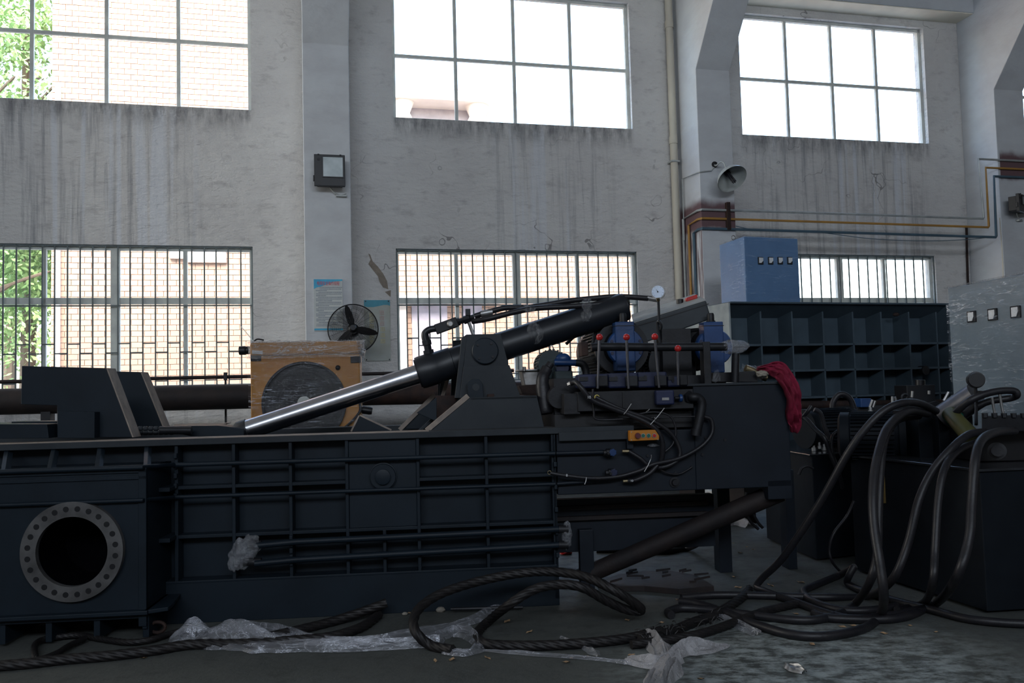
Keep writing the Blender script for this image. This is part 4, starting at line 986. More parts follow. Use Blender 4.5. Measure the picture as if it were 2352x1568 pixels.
MB().box(F, at(1437, 1030)[0], at(1452, 1030)[0], .0, .05, at(1440, 1030)[1], at(1440, 990)[1]).build('front_rail', PAINT2, unit, bev=.003)
MB().box(F, at(1765, 1145)[0], TR, .0, -.5, at(1790, 1146)[1], tz0 + .05).build('tank_skirt', PAINT2, unit, bev=.003)
MB().box(F, TL, xm, -.06, -.9, at(1450, 985)[1], at(1450, 945)[1] - .01).build('valve_bed', BLACK, unit)
# manifold block
m0, m1 = at(1328, 945, .05), at(1592, 893, .05)
MB().box(F, m0[0], m1[0], .05, -.25, m0[1], m1[1]).build('manifold', DARKST, unit, bev=.004)
MB().box(F, m0[0] - .1, m0[0] + .02, .03, -.2, m0[1] - .02, m1[1] - .01).build('manifold', DARKST, unit, bev=.004)
u_ = at(1430, 900, .05)[0]; MB().box(F, u_ - .003, u_ + .003, .05, .06, m0[1] + .02, m1[1] - .01).build('manifold_joint', BLACK, unit)
# lever valves
def lever_valve(x0, x1, y0, y1, lx, ly0, kx, ky, small=False):
    a, b = at(x0, y1, .02), at(x1, y0, .02)
    v = MB().box(F, a[0], b[0], .02, -.16, a[1], b[1]).build('valve_body', BLUED, unit, bev=.014)
    w_ = b[0] - a[0]
    MB().box(F, a[0] - .04, a[0] + .01, .0, -.1, a[1] + .03, b[1] - .05).build('end_cap', BLUED, v, bev=.008)
    MB().box(F, a[0] + w_ * .55, b[0] - .01, .02, .05, a[1] + .01, a[1] + .09).build('lever_housing', DARKST, v, bev=.008)
    for q_ in (.25, .75): 
        c = F.W(a[0] + w_ * q_, .02, b[1] - .035); MB().cyl(c, c + F.n * .008, .011, 10).build('cap_screw', DARKST, v)
    c = F.W(a[0] + w_ * .15, .02, a[1] + .07); MB().box(F, a[0] + w_ * .02, a[0] + w_ * .3, .02, .03, a[1] + .055, a[1] + .085).build('spool_port', DARKST, v)
    p0, p1 = F.w(lx, ly0, .10), F.w(kx, ky, .12)
    lv = MB().tube([p0, p0.lerp(p1, .3), p0.lerp(p1, .6), p1], [.009, .009, .011, .012, .011], 10, smooth=False).build('lever', LEVER, v, True)
    MB().sphere(p1, .0255, 20, 14).build('knob', RED, v, True)
lever_valve(1330, 1398, 858, 892, 1373, 892, 1377, 774)
lever_valve(1398, 1466, 855, 892, 1444, 892, 1439, 774)
lever_valve(1466, 1532, 853, 891, 1514, 890, 1504, 773)
lever_valve(1534, 1580, 863, 889, 1558, 884, 1557, 800, True)
MB().box(F, TL + .02, at(1668, 870, -.2)[0], -.2, -1.05, at(1400, 950, -.2)[1], at(1400, 866, -.2)[1]).build('pump_bed', DARKST, unit, bev=.004)
# return header pipe with bracket
vh = -.06
MB().tube([F.w(1358, 798, vh), F.w(1375, 796, vh), F.w(1500, 797, vh), F.w(1668, 796, vh)], .032, 18, smooth=False).build('header_pipe', DARKST, unit, True)
MB().polypx(F, [(1334, 785), (1350, 784), (1352, 816), (1336, 818)], vh + .02, vh - .12).build('pipe_block', RUST, unit, bev=.006)
MB().box(F, at(1612, 800, vh)[0], at(1628, 800, vh)[0], vh + .04, vh - .06, tz1, at(1618, 785, vh)[1]).build('pipe_support', DARKST, unit, bev=.004)
lump('film_wrap', unit, F.w(1684, 796, vh), .115, .055, .052, 7, tilt=rad(2))
MB().cyl(F.w(1690, 812, vh), F.w(1688, 878, vh), .03, 16).build('drop_pipe', DARKST, unit, True)
# gauge on its stem
g0, gc = F.w(1516, 788, vh), F.w(1511, 670, vh + .02)
MB().tube([g0, F.w(1510, 745, vh), F.w(1514, 738, vh + .02), F.w(1519, 748, vh + .02), F.w(1516, 758, vh), F.w(1511, 748, vh)], .011, 8).build('pigtail', DARKST, unit, True)
MB().tube([F.w(1514, 745, vh), F.w(1513, 710, vh), F.w(1512, 688, vh)], .010, 8).build('gauge_stem', DARKST, unit, True)
gn = (F.n + F.u * -.38 + Vector((0, 0, -.05))).normalized()
dg = (gc - CAM).dot(FWD); gr = 16.5 / FPX * dg
gg = MB().lathe(gc - gn * .045, gc, [(0, gr * .9), (.01, gr), (.04, gr), (.045, gr * 1.02)], 32).build('gauge', STEEL, unit, True)
gface = M('gauge_face', (0.62, 0.72, 0.88), None, .3)
MB().cyl(gc, gc + gn * .004, gr * .86, 32).build('gauge_face', gface, gg, True)
gx = gn.cross(Vector((0, 0, 1))).normalized(); gy = Vector((0, 0, 1))
mb = MB(); q = gc + gn * .006
mb.prism([q - gy * .003, q + gx * .003, q + gy * .022 + gx * .012, q - gx * .003], [p + gn * .001 for p in (q - gy * .003, q + gx * .003, q + gy * .022 + gx * .012, q - gx * .003)])
mb.cyl(q, q + gn * .003, .005, 10); mb.build('gauge_needle', BLACK, gg)
mb = MB()
for k in range(9):
    a_ = rad(-45 + 33.75 * k); d = gx * math.cos(a_) + gy * math.sin(a_)
    mb.tube([gc + d * gr * .66 + gn * .005, gc + d * gr * .78 + gn * .005], .0012, 4, smooth=False)
mb.build('gauge_scale', BLACK, gg, kind='stuff')
MB().lathe(F.w(1512, 690, vh), F.w(1511, 684, vh + .02), [(0, .014), (.03, .014)], 6).build('gauge_nut', BRASS, unit)
# pumps and motors
def pump(x, yt, yb, yc, vp, wpx, label=None):
    a, b = at(x - wpx, yb, vp), at(x + wpx, yt, vp)
    body = MB().box(F, a[0], b[0], vp, vp - .14, a[1], b[1]).build('pump_block', BLUE, unit, bev=.008)
    MB().box(F, a[0] - .004, b[0] + .004, vp + .004, vp - .144, b[1] - .035, b[1] - .03).build('block_joint', DARKST, body)
    c = F.w(x, yc, vp - .05); r = 42 / FPX * ((c - CAM).dot(FWD))
    fl = MB().lathe(c - F.n * .06, c + F.n * .02, [(0, r), (.07, r), (.08, r * .95)], 40).build('pump_flange', BLUE, body, True)
    for k in range(8):
        a_ = rad(22.5 + 45 * k); q = c + F.u * math.cos(a_) * r * .85 + Vector((0, 0, math.sin(a_) * r * .85)) + F.n * .02
        MB().cyl(q, q + F.n * .008, .013, 10).build('flange_bolt', BLUED, body)
    q = F.W((a[0] + b[0]) / 2, vp - .07, b[1]); MB().lathe(q, q + Vector((0, 0, .075)), [(0, .038), (.012, .038), (.013, .03), (.06, .03), (.075, .024)], 20).build('pump_plug', DARKST, body, True)
    return c, r
def motor(name, c, axis, r, L, m, fins=36, cover=True):
    axis = axis.normalized(); x = axis.orthogonal().normalized(); y = axis.cross(x)
    body = MB().lathe(c, c + axis * L, [(0, r * .75), (.02, r * .8), (L * .12, r * .82), (L * .13, r * .84), (L * .8, r * .84), (L * .82, r * .93), (L * .96, r * .93), (L, r * .7)], 36).build(name, m, unit, True)
    fb = MB()
    for k in range(fins):
        a = 2 * math.pi * k / fins; d = x * math.cos(a) + y * math.sin(a); t = axis.cross(d) * .003
        p = [c + axis * (L * .14) + d * r * .82, c + axis * (L * .79) + d * r * .82, c + axis * (L * .79) + d * r * .96, c + axis * (L * .14) + d * r * .96]
        fb.prism([q + t for q in p], [q - t for q in p])
    fb.build('cooling_fins', m, body)
    MB().lathe(c - axis * .02, c + axis * .03, [(0, r * .92), (.05, r * .92)], 36).build('end_shield', m, body, True)
    return body
cA, r1 = pump(1437, 738, 852, 797, -.42, 20)
cB, r2 = pump(1641, 738, 856, 797, -.42, 20)
back = -F.n
motor('electric_motor', cA + back * .16, back, .245, .95, DARKST, 44)
MB().cyl(cB + back * .1, cB + back * .56, r2 * .75, 28).build('bell_housing', DARKST, unit, True)
motor('electric_motor', cB + back * .55, back, .20, .75, DARKST, 44)
for c in (cA, cB): MB().lathe(c + back * .05, c + back * .16, [(0, r1 * .8), (.06, r1 * .98), (.11, r1 * 1.1)], 32).build('bell_housing', DARKST, unit, True)
motor('electric_motor', F.w(1536, 836, -.62), back, .19, .5, DARKST, 40)
MB().box(F, at(1478, 870, -.75)[0], at(1600, 870, -.75)[0], -.75, -1.0, tz1, at(1540, 812, -.75)[1]).build('motor_bracket', DARKST, unit, bev=.01)
tm = F.w(1268, 836, -.62)
mt = motor('auxiliary_motor', tm, back, .125, .34, TEAL, 28)
sc_ = MB(); 
for k in range(22):
    a = 2 * math.pi * k / 22; q = tm + F.u * math.cos(a) * .122 + Vector((0, 0, math.sin(a) * .119)); sc_.cyl(q - F.n * .01, q + F.n * .012, .008, 8)
sc_.build('fan_cowl_rim', TEAL, mt)
MB().tube([F.w(1268, 806, -.6), F.w(1263, 800, -.6), F.w(1266, 793, -.6), F.w(1271, 799, -.6), F.w(1268, 806, -.6)], .005, 6).build('lifting_eye', STEEL, mt, True)
c = F.w(1292, 830, -.42)
pb = MB().sphere(F.w(1293, 824, -.46), .055, 20, 14, (1.1, .8, .85)).build('gear_pump', BLUE, unit, True)
MB().cyl(F.w(1273, 832, -.42), F.w(1324, 833, -.42), .026, 16).build('pump_port', BLUE, pb, True)
MB().lathe(F.w(1292, 845, -.5), F.w(1292, 845, -.4), [(0, .07), (.05, .06), (.07, .05)], 24).build('pump_base', BLUED, pb, True)
MB().box(F, at(1272, 870, -.5)[0], at(1312, 850, -.5)[0], -.42, -.7, at(1290, 872, -.5)[1], at(1290, 852, -.5)[1]).build('pump_foot', TEAL, pb, bev=.01)
MB().tube([F.w(1322, 833, -.42), F.w(1338, 836, -.42), F.w(1345, 850, -.42), F.w(1346, 872, -.42)], .03, 12).build('suction_pipe', DARKST, unit, True)
MB().box(F, TL, at(1330, 880, -.4)[0], -.25, -1.0, at(1290, 905, -.3)[1] - .5, at(1290, 892, -.3)[1] - .0).build('motor_bed', DARKST, unit, bev=.004)
# bundled dark sleeve over the small motor
MB().tube([F.w(1265, 835, -.35), F.w(1255, 850, -.33), F.w(1246, 872, -.3), F.w(1248, 905, -.28), F.w(1255, 950, -.25)], [.03, .045, .05, .055, .06, .05], 12).build('rubber_sleeve', RUBBER, unit, True)
dk = MB(); q = F.w(1285, 912, -.12); dk.cyl(q - F.u * .0 - F.n * .2, q + F.n * .01, .085, 28); dk.build('hand_wheel', DARKST, unit, True)
# small grey gearbox behind the bracket
gb = MB().polypx(F, [(1198, 852), (1240, 848), (1240, 886), (1205, 886)], -.75, -1.0).build('grey_valve_block', STEEL, unit, bev=.01)
MB().box(F, at(1190, 850, -.75)[0], at(1245, 850, -.75)[0], -.72, -1.02, at(1210, 852, -.75)[1], at(1210, 848, -.75)[1]).build('block_cover', STEEL, gb, bev=.004)
MB().cyl(F.w(1204, 852, -.7), F.w(1204, 842, -.7), .015, 10).build('cover_bolt', STEEL, gb, True)
MB().polypx(F, [(1192, 886), (1235, 882), (1232, 905), (1200, 905)], -.7, -1.0).build('rusty_stand', RUST, unit, bev=.004)
# bent pipes behind the pumps
MB().tube([F.w(1362, 800, -.7), F.w(1368, 762, -.7), F.w(1384, 757, -.7), F.w(1420, 756, -.7)], .016, 8).build('pressure_pipe', DARKST, unit, True)
MB().tube([F.w(1575, 790, -.7), F.w(1578, 764, -.7), F.w(1592, 758, -.7), F.w(1622, 757, -.7)], .016, 8).build('pressure_pipe', DARKST, unit, True)
MB().tube([F.w(1300, 790, -1.0), F.w(1330, 765, -1.0), F.w(1360, 760, -1.0)], .014, 8).build('pressure_pipe', DARKST, unit, True)
# elbow on tank front, needle valve, pipes
vq = .08
MB().tube([F.w(1582, 912, 0.0), F.w(1590, 912, vq), F.w(1604, 914, vq), F.w(1612, 928, vq), F.w(1607, 960, vq), F.w(1600, 992, vq)], .034, 14).build('elbow_pipe', DARKST, unit, True)
MB().cyl(F.w(1600, 985, vq), F.w(1598, 1000, vq), .04, 14).build('pipe_collar', DARKST, unit, True)
MB().lathe(F.w(1578, 912, .02), F.w(1590, 912, .07), [(0, .05), (.04, .05)], 6).build('pipe_collar', DARKST, unit)
MB().box(F, at(1508, 925, .12)[0], at(1550, 925, .12)[0], .12, .05, at(1520, 930, .12)[1], at(1520, 896, .12)[1]).build('relief_valve', BLUED, unit, bev=.012)
MB().box(F, at(1521, 925, .125)[0], at(1537, 925, .125)[0], .118, .126, at(1520, 919, .125)[1], at(1520, 913, .125)[1]).build('name_plate', STEEL, unit)
MB().cyl(F.w(1550, 914, .1), F.w(1562, 914, .1), .012, 10).build('valve_spindle', DARKST, unit, True)
MB().lathe(F.w(1560, 914, .1), F.w(1566, 914, .1), [(0, .028), (.006, .03), (.018, .03), (.022, .026)], 10).build('valve_handwheel', BLUE, unit, True)
for (x0, y0, xr, yr, rr_) in ((1375, 1035, 1407, 1036, .014), (1375, 1104, 1400, 1090, .012)):
    pass
tk = MB(); 
tk.tube([F.W(UR, .035, at(1275, 1041, .035)[1]), F.w(1385, 1038, .035)], .016, 10, smooth=False); tk.build('supply_pipe', PAINT2, unit, True)
MB().tube([F.W(UR, .035, at(1275, 1111, .035)[1]), F.w(1405, 1102, .035)], .013, 10, smooth=False).build('supply_pipe', PAINT2, unit, True)
for (x_, y_, s_) in ((1395, 1040, 1), (1400, 1086, .8)):
    q = F.w(x_, y_, .05)
    vv = MB().lathe(q - F.u * .03, q + F.u * .05, [(0, .022), (.02, .022), (.021, .032), (.06, .032), (.061, .022), (.08, .022)], 8).build('needle_valve', DARKST, unit)
    MB().cyl(q, q + F.n * .05, .010, 8).build('spindle', DARKST, vv, True)
    hw = MB(); c = F.w(x_ + 13 * s_, y_ - 1, .09); n_ = 7
    ring = [c + (F.u * math.cos(t * math.pi / n_) + Vector((0, 0, math.sin(t * math.pi / n_)))) * (.030 if t % 2 else .024) for t in range(2 * n_)]
    hw.prism(ring, [p - F.n * .016 for p in ring]); hw.build('star_knob', BLUED if s_ < 1 else BLUE, vv, bev=.003)
for (x0, y0, x1, y1) in ((1429, 1036, 1444, 1036), (1431, 1105, 1443, 1104), (1598, 956, 1610, 956), (1383, 919, 1396, 924)):
    MB().cyl(F.w(x0, y0, .06), F.w(x1, y1, .06), .012, 14).build('ferrule', BRASS, unit, True)
cc = F.w(1371, 912, .07); pts = [cc + F.u * .0155 * math.cos(t * math.pi / 8) + Vector((0, 0, .0155 * math.sin(t * math.pi / 8))) for t in range(17)]
MB().tube(pts, .005, 8, smooth=False).build('open_hose_end', M('yellow_plating', (.62, .52, .16), None, .4, .5), unit, True)
cc = F.w(1262, 1085, .09); pts = [cc + F.u * .013 * math.cos(t * math.pi / 8) + Vector((0, 0, .013 * math.sin(t * math.pi / 8))) for t in range(17)]
MB().tube(pts, .003, 8, smooth=False).build('open_hose_end', BRASS, unit, True)
# boss plug and small bolts on the tank face
c = F.w(1549, 1107, 0); MB().lathe(c, c + F.n * .03, [(0, .04), (.01, .04), (.011, .025), (.03, .022)], 20).build('drain_plug', DARKST, unit, True)
for x_, y_ in ((1613, 1044), (1587, 1073), (1620, 1005), (1551, 1085), (1665, 1010), (1487, 1046)):
    c = F.w(x_, y_, 0); MB().cyl(c, c + F.n * .01, .011, 8).build('face_bolt', DARKST, unit)
# hoses on the tank face
H = [
 ([(1310, 881, -.0), (1322, 877, .08), (1335, 890, .12), (1360, 918, .12), (1400, 935, .11), (1440, 950, .10), (1480, 967, .10), (1506, 985, .10), (1520, 1010, .09), (1522, 1040, .07), (1518, 1060, .05)], .019),
 ([(1368, 912, .08), (1400, 928, .09), (1440, 945, .09), (1490, 962, .08), (1530, 985, .07), (1552, 1010, .06), (1562, 1040, .06), (1552, 1060, .06), (1520, 1073, .06), (1490, 1068, .07), (1470, 1052, .07), (1444, 1036, .06)], .016),
 ([(1264, 1086, .08), (1300, 1092, .09), (1360, 1098, .09), (1420, 1094, .08), (1470, 1080, .09), (1500, 1066, .09), (1560, 1052, .07), (1610, 1025, .06), (1635, 995, .06), (1634, 965, .06), (1620, 957, .06), (1610, 956, .06)], .015),
 ([(1443, 1104, .06), (1460, 1102, .08), (1490, 1088, .09), (1510, 1068, .08)], .017),
 ([(1445, 955, .05), (1500, 946, .05), (1538, 955, .05), (1552, 985, .05), (1545, 1020, .05), (1520, 1042, .05)], .008),
 ([(1505, 1070, .05), (1530, 1085, .04), (1560, 1088, .03), (1590, 1072, .02)], .007),
 ([(1362, 893, .05), (1364, 945, .05), (1372, 963, .05), (1430, 962, .05)], .009),
 ([(1430, 962, .04), (1500, 959, .04), (1600, 956, .06)], .006),
]
for pts, r in H: MB().tube([F.w(x, y, v) for x, y, v in pts], r, 10).build('hose', RUBBER, unit, True)
MB().lathe(F.w(1306, 882, .0), F.w(1316, 878, .04), [(0, .018), (.03, .018), (.031, .014), (.05, .014)], 6).build('crimp_fitting', STEEL, unit)
for a, b in (((1433, 951), (1450, 927)), ((1494, 975), (1526, 937)), ((1484, 946), (1492, 939)), ((1495, 1054), (1480, 1083)), ((1495, 1054), (1496, 1044)), ((1347, 1096), (1343, 1112)), ((1503, 968), (1504, 958))):
    MB().tube([F.w(*a, .13), F.w((a[0] + b[0]) / 2 + 1, (a[1] + b[1]) / 2, .14), F.w(*b, .14)], .0034, 6, smooth=False).build('cable_tie', STEEL, unit, True)
text('painted_mark', '10', WHITE, unit, F, at(1353, 915, .15)[0], .15, at(1353, 915, .15)[1], .028)
text('painted_mark', '8', WHITE, unit, F, at(1302, 1094, .12)[0], .12, at(1302, 1094, .12)[1], .026)
text('painted_mark', '10', WHITE, unit, F, at(1451, 1104, .1)[0], .10, at(1451, 1106, .1)[1], .022)
lump('film_scrap', unit, F.w(1500, 1022, .03), .04, .01, .012, 5)
# things on the tank top
slab('filler_box', [(1638, 856), (1735, 852), (1741, 877), (1636, 877)], -.15, .3, BLACK, unit)
sheet = MB()
def crumple(par, fr, quad, name, m, n=14, amp=.02, seed=0, kind=None):
    """quad: four world points; a wrinkled sheet between them"""
    b_ = MB(); vs = []
    for j in range(n + 1):
        for i in range(n + 1):
            s, t = i / n, j / n
            p = quad[0] * (1 - s) * (1 - t) + quad[1] * s * (1 - t) + quad[2] * s * t + quad[3] * (1 - s) * t
            q = Vector((p.x * 9 + seed, p.y * 9, p.z * 9))
            p = p + Vector((mnoise.noise(q) * amp, mnoise.noise(q + Vector((5, 5, 5))) * amp, abs(mnoise.noise(q * 1.7 + Vector((9, 1, 3)))) * amp * 1.4))
            vs.append(p)
    fs = [(j * (n + 1) + i, j * (n + 1) + i + 1, (j + 1) * (n + 1) + i + 1, (j + 1) * (n + 1) + i) for j in range(n) for i in range(n)]
    b_.add(vs, fs); return b_.build(name, m, par, True, recalc=False)
crumple(unit, F, [F.w(1690, 862, -.4), F.w(1702, 838, -.45), F.w(1745, 845, -.5), F.w(1752, 858, -.4)], 'film_scrap', FILMB, amp=.05, seed=3)
crumple(unit, F, [F.w(1634, 879, -.1), F.w(1640, 858, -.12), F.w(1652, 856, -.2), F.w(1652, 879, -.1)], 'film_scrap', FILMB, amp=.03, seed=8)
MB().tube([F.w(1712, 845, -.3), F.w(1730, 852, -.3), F.w(1745, 862, -.3), F.w(1760, 868, -.3)], .03, 12).build('filler_hose', BRASS, unit, True)
lump('film_scrap', unit, F.w(1742, 864, -.25), .05, .05, .03, 9)
# underframe
MB().box(F, TL, at(1640, 1160, -.5)[0], -.5, -.6, at(1450, 1262, -.5)[1], at(1450, 1150, -.5)[1] + .03).build('underframe_beam', PAINT2, unit, bev=.004)
for y0, y1 in ((1158, 1166), (1180, 1190)): 
    za = at(1450, y1, -.45)[1]; MB().box(F, TL, at(1625, 1160, -.45)[0], -.45, -.5, za, za + .03).build('beam_flange', RUSTD, unit)
MB().box(F, at(1330, 1250, -.45)[0], at(1362, 1250, -.45)[0], -.42, -.5, 0.0, at(1345, 1215, -.45)[1]).build('support_leg', PAINT2, unit, bev=.004)
MB().cyl(F.W(at(1346, 1250, -.4)[0], -.46, 0), F.W(at(1346, 1250, -.4)[0], -.46, .06), .05, 12).build('levelling_foot', DARKST, unit, True)
MB().box(F, at(1640, 1160, -.9)[0], at(1668, 1160, -.9)[0], -.8, -.95, 0, tz0 + .04).build('support_leg', PAINT2, unit, bev=.004)
MB().box(F, at(1795, 1160, -.9)[0], at(1815, 1160, -.9)[0], -.8, -.95, 0, tz0 + .04).build('support_leg', PAINT2, unit, bev=.004)

# ---- push-button station (yellow) held on the tank face
pbx = thing('push_button_station', 'orange push-button box with a maroon mushroom and three small buttons', 'control box', F, F.w(1480, 1012, .11))
MB().polypx(F, [(1447, 989), (1505, 987), (1514, 1000), (1514, 1010), (1447, 1013)], .13, .06).build('enclosure', ORANGE, pbx, bev=.004)
MB().box(F, at(1452, 1000, .06)[0], at(1508, 1000, .06)[0], .06, 0.0, at(1480, 1008, .1)[1], at(1480, 992, .1)[1]).build('mounting_bracket', DARKST, pbx)
for x_, m_, r_, nm in ((1464, MAROON, .021, 'mushroom_button'), (1477, GREEN, .0125, 'button'), (1489.5, GREEN, .0125, 'button'), (1502.5, RED, .0125, 'button')):
    c = F.w(x_, 1000, .13)
    if nm == 'button': MB().annulus(c, c + F.n * .006, r_ + .004, r_ - .001, 24).build('button_bezel', STEEL, pbx, True)
    MB().lathe(c, c + F.n * (.03 if r_ > .02 else .012), [(0, r_ * .7), (.008, r_), ((.03 if r_ > .02 else .012), r_ * .9)], 24).build(nm, m_, pbx, True)
for x_, y_ in ((1450, 992), (1450, 1010), (1511, 1009)):
    c = F.w(x_, y_, .13); MB().cyl(c, c + F.n * .003, .004, 8).build('screw', STEEL, pbx)

# ---- leaning rusty pipe under the tank
a, b = FL(1332, 1326, .08), P(1792, 1128, 6.55)
tag(MB().lathe(a, b, [(0, .07), ((b - a).length, .078)], 28).build('rusty_pipe', RUSTD, frame=None, smooth=True), 'rusty pipe leaning from the floor up under the oil tank', 'pipe')

# ---- magenta cloth draped over tank corner
cl = MB(); nA, nB = 26, 14; vs = []
spine = spline([F.w(1741, 846, -.12), F.w(1768, 846, -.06), F.w(1795, 852, .03), F.w(1812, 875, .07), F.w(1824, 910, .07), F.w(1828, 950, .07), F.w(1834, 975, .06), F.w(1830, 994, .05)], 8)
wd = [.02, .06, .11, .12, .10, .085, .10, .09, .03]
for k, p in enumerate(spine):
    t = k / (len(spine) - 1); ww = wd[min(int(t * 8), 8)] * (1 - (t * 8 % 1)) + wd[min(int(t * 8) + 1, 8)] * (t * 8 % 1)
    tn = (spine[min(k + 1, len(spine) - 1)] - spine[max(k - 1, 0)]).normalized(); sd = tn.cross(F.n).normalized()
    for j in range(nB + 1):
        s = j / nB * 2 - 1
        vs.append(p + sd * s * ww * .62 + F.n * (.016 * math.sin(j * 1.3 + k * .13) + .07 * mnoise.noise(p * 6 + Vector((j * .35, 0, 0))) + .03 * mnoise.noise(p * 17 + Vector((0, j * .4, 0)))) - F.n * .03 * s * s)
cl.add(vs, [(k * (nB + 1) + j, k * (nB + 1) + j + 1, (k + 1) * (nB + 1) + j + 1, (k + 1) * (nB + 1) + j) for k in range(len(spine) - 1) for j in range(nB)])
o = cl.build('red_cloth', CLOTH, frame=F, smooth=True, recalc=False); sm = o.modifiers.new('s', 'SOLIDIFY'); sm.thickness = .006
tag(o, 'magenta rag draped over the corner of the oil tank', 'cloth')
lump('glove_like', unit, F.w(1752, 858, -.1), .05, .03, .025, 4, M('dirty_cloth', (.30, .27, .22), None, .9)).name = 'rag'

# ---- tilted box behind the pumps
TD = 7.05
fa_ = [P(x, y, TD) for x, y in ((1455, 742), (1622, 690), (1634, 733), (1486, 786))]
bk = [P(x, y, TD + .42) for x, y in ((1450, 724), (1596, 676), (1622, 712), (1482, 756))]
tb = thing('tilted_cabinet', 'dark grey steel cabinet lying tilted behind the pumps', 'cabinet', None, fa_[3])
MB().prism(fa_, bk).build('casing', M('tilted_cabinet_paint', (.026, .032, .038), (.020, .025, .030), .55), tb, bev=.012)
up_ = Vector((0, 0, .006))
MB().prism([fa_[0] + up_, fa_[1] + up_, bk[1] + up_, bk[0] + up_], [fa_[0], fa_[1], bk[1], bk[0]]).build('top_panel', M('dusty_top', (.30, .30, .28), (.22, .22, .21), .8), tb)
e_ = (fa_[1] - fa_[0]).normalized(); dn = (fa_[3] - fa_[0]).normalized()
MB().prism([fa_[0] + dn * .03 - F.n * -.004, fa_[1] + dn * .03 + F.n * .004, fa_[1] + dn * .038 + F.n * .004, fa_[0] + dn * .038 + F.n * .004], [q for q in (fa_[0] + dn * .03 - F.n * .01, fa_[1] + dn * .03 - F.n * .01, fa_[1] + dn * .038 - F.n * .01, fa_[0] + dn * .038 - F.n * .01)]).build('door_seam', BLACK, tb)
c = fa_[0].lerp(fa_[1], .7).lerp(bk[0].lerp(bk[1], .7), .5)
MB().cyl(c, c + Vector((0, 0, .04)), .03, 12).build('switch_base', BLACK, tb, True)
c += e_ * .09; MB().hexa([c + e_ * a + F.n * b + Vector((0, 0, z)) for z in (0, .035) for b in (-.03, .03) for a in (-.04, .06)]).build('red_handle', RED, tb, bev=.008)
lo = fa_[3] * .6 + fa_[2] * .4; MB().box(F, (lo - F.P).dot(F.u) - .12, (lo - F.P).dot(F.u) + .12, -.5, -.75, tz1, lo.z + .03).build('stand', DARKST, tb)

# ================================================================== WRAPPED OIL COOLER
CV = Frame(6.0, P(701, 900, 8.35))
cw = lambda x, y, v=0: CV.w(x, y, v)
cooler = thing('oil_cooler', 'yellow oil cooler with round black fan shroud, wrapped in clear film', 'cooler', CV, CV.W(0, -.15, 0))
(c0u, c0z), (c1u, c1z) = CV.at(577, 1040), CV.at(826, 812)
ct = CV.at(700, 785)[1]
MB().box(CV, c0u, c1u, 0, -.28, .62, c1z).build('housing', YELLOW, cooler, bev=.01)
MB().box(CV, c0u - .0, c1u + .01, .03, -.30, c1z, ct).build('header_tank', YELLOW, cooler, bev=.02)
MB().box(CV, c0u + .05, c1u - .05, -.02, -.26, 0, .63).build('stand', DARKST, cooler)
sc0 = CV.w(700, 925, 0); sr = 95 / FPX * 8.35
MB().annulus(sc0, sc0 + CV.n * .05, sr, sr * .95, 56).build('fan_shroud', DARKST, cooler, True)
MB().cyl(sc0 - CV.n * .01, sc0 + CV.n * .006, sr * .96, 56).build('fan_opening', BLACK, cooler, True)
gd = MB()
for k in range(1, 12):
    r_ = sr * k / 12; pts = [sc0 + CV.n * .045 + CV.u * r_ * math.cos(t * math.pi / 18) + Vector((0, 0, r_ * math.sin(t * math.pi / 18))) for t in range(37)]
    gd.tube(pts, .002, 4, smooth=False)
gd.build('fan_grille', DARKST, cooler, kind='stuff')
MB().cyl(sc0 + CV.n * .01, sc0 + CV.n * .05, sr * .16, 24).build('fan_hub', LAMPG, cooler, True)
for k in range(5):
    a = 2 * math.pi * k / 5; d = CV.u * math.cos(a) + Vector((0, 0, math.sin(a))); t = CV.u * -math.sin(a) + Vector((0, 0, math.cos(a)))
    lp = [sc0 + d * sr * .15 + t * .03, sc0 + d * sr * .5 + t * .09, sc0 + d * sr * .88 + t * .07, sc0 + d * sr * .88 - t * .03, sc0 + d * sr * .15 - t * .03]
    MB().prism([q + CV.n * .02 for q in lp], [q + CV.n * .026 for q in lp]).build('fan_blade', BLACK, cooler)
for x_, y_ in ((588, 822), (817, 826)):
    u_, z_ = CV.at(x_, y_); MB().box(CV, u_ - .05, u_ + .05, 0, .012, z_ - .03, z_ + .035).build('corner_plate', DARKST, cooler, bev=.003)
q = CV.w(776, 844, .01); MB().sphere(q, .025, 14, 10).build('grease_cap', DARKST, cooler, True)
MB().lathe(cw(578, 804, -.1), cw(549, 805, -.1), [(0, .032), (.02, .032), (.021, .04), (.05, .04), (.051, .034), (.06, .045), (.115, .045), (.12, .04)], 12).build('oil_port', BLACK, cooler, True)
MB().cyl(cw(572, 804, -.1), cw(582, 804, -.1), .035, 12).build('port_thread', STEEL, cooler, True)
MB().lathe(cw(826, 940, -.1), cw(856, 944, -.1), [(0, .032), (.03, .032), (.031, .04), (.10, .04), (.125, .035)], 12).build('oil_port', BLACK, cooler, True)
MB().cyl(cw(826, 806, -.1), cw(838, 810, -.1), .035, 12).build('port_thread', STEEL, cooler, True)
MB().tube([cw(578, 790, -.12), cw(590, 779, -.12), cw(606, 781, -.12)], .008, 6).build('cable', BLACK, cooler, True)
MB().tube([cw(826, 925, -.0), cw(826, 945, .02), cw(805, 970, .04), cw(775, 995, .04)], .012, 8).build('cable', BLACK, cooler, True)
MB().polypx(CV, [(579, 804), (603, 806), (603, 813), (579, 812)], .036, .03).build('label_plate', STEEL, cooler)
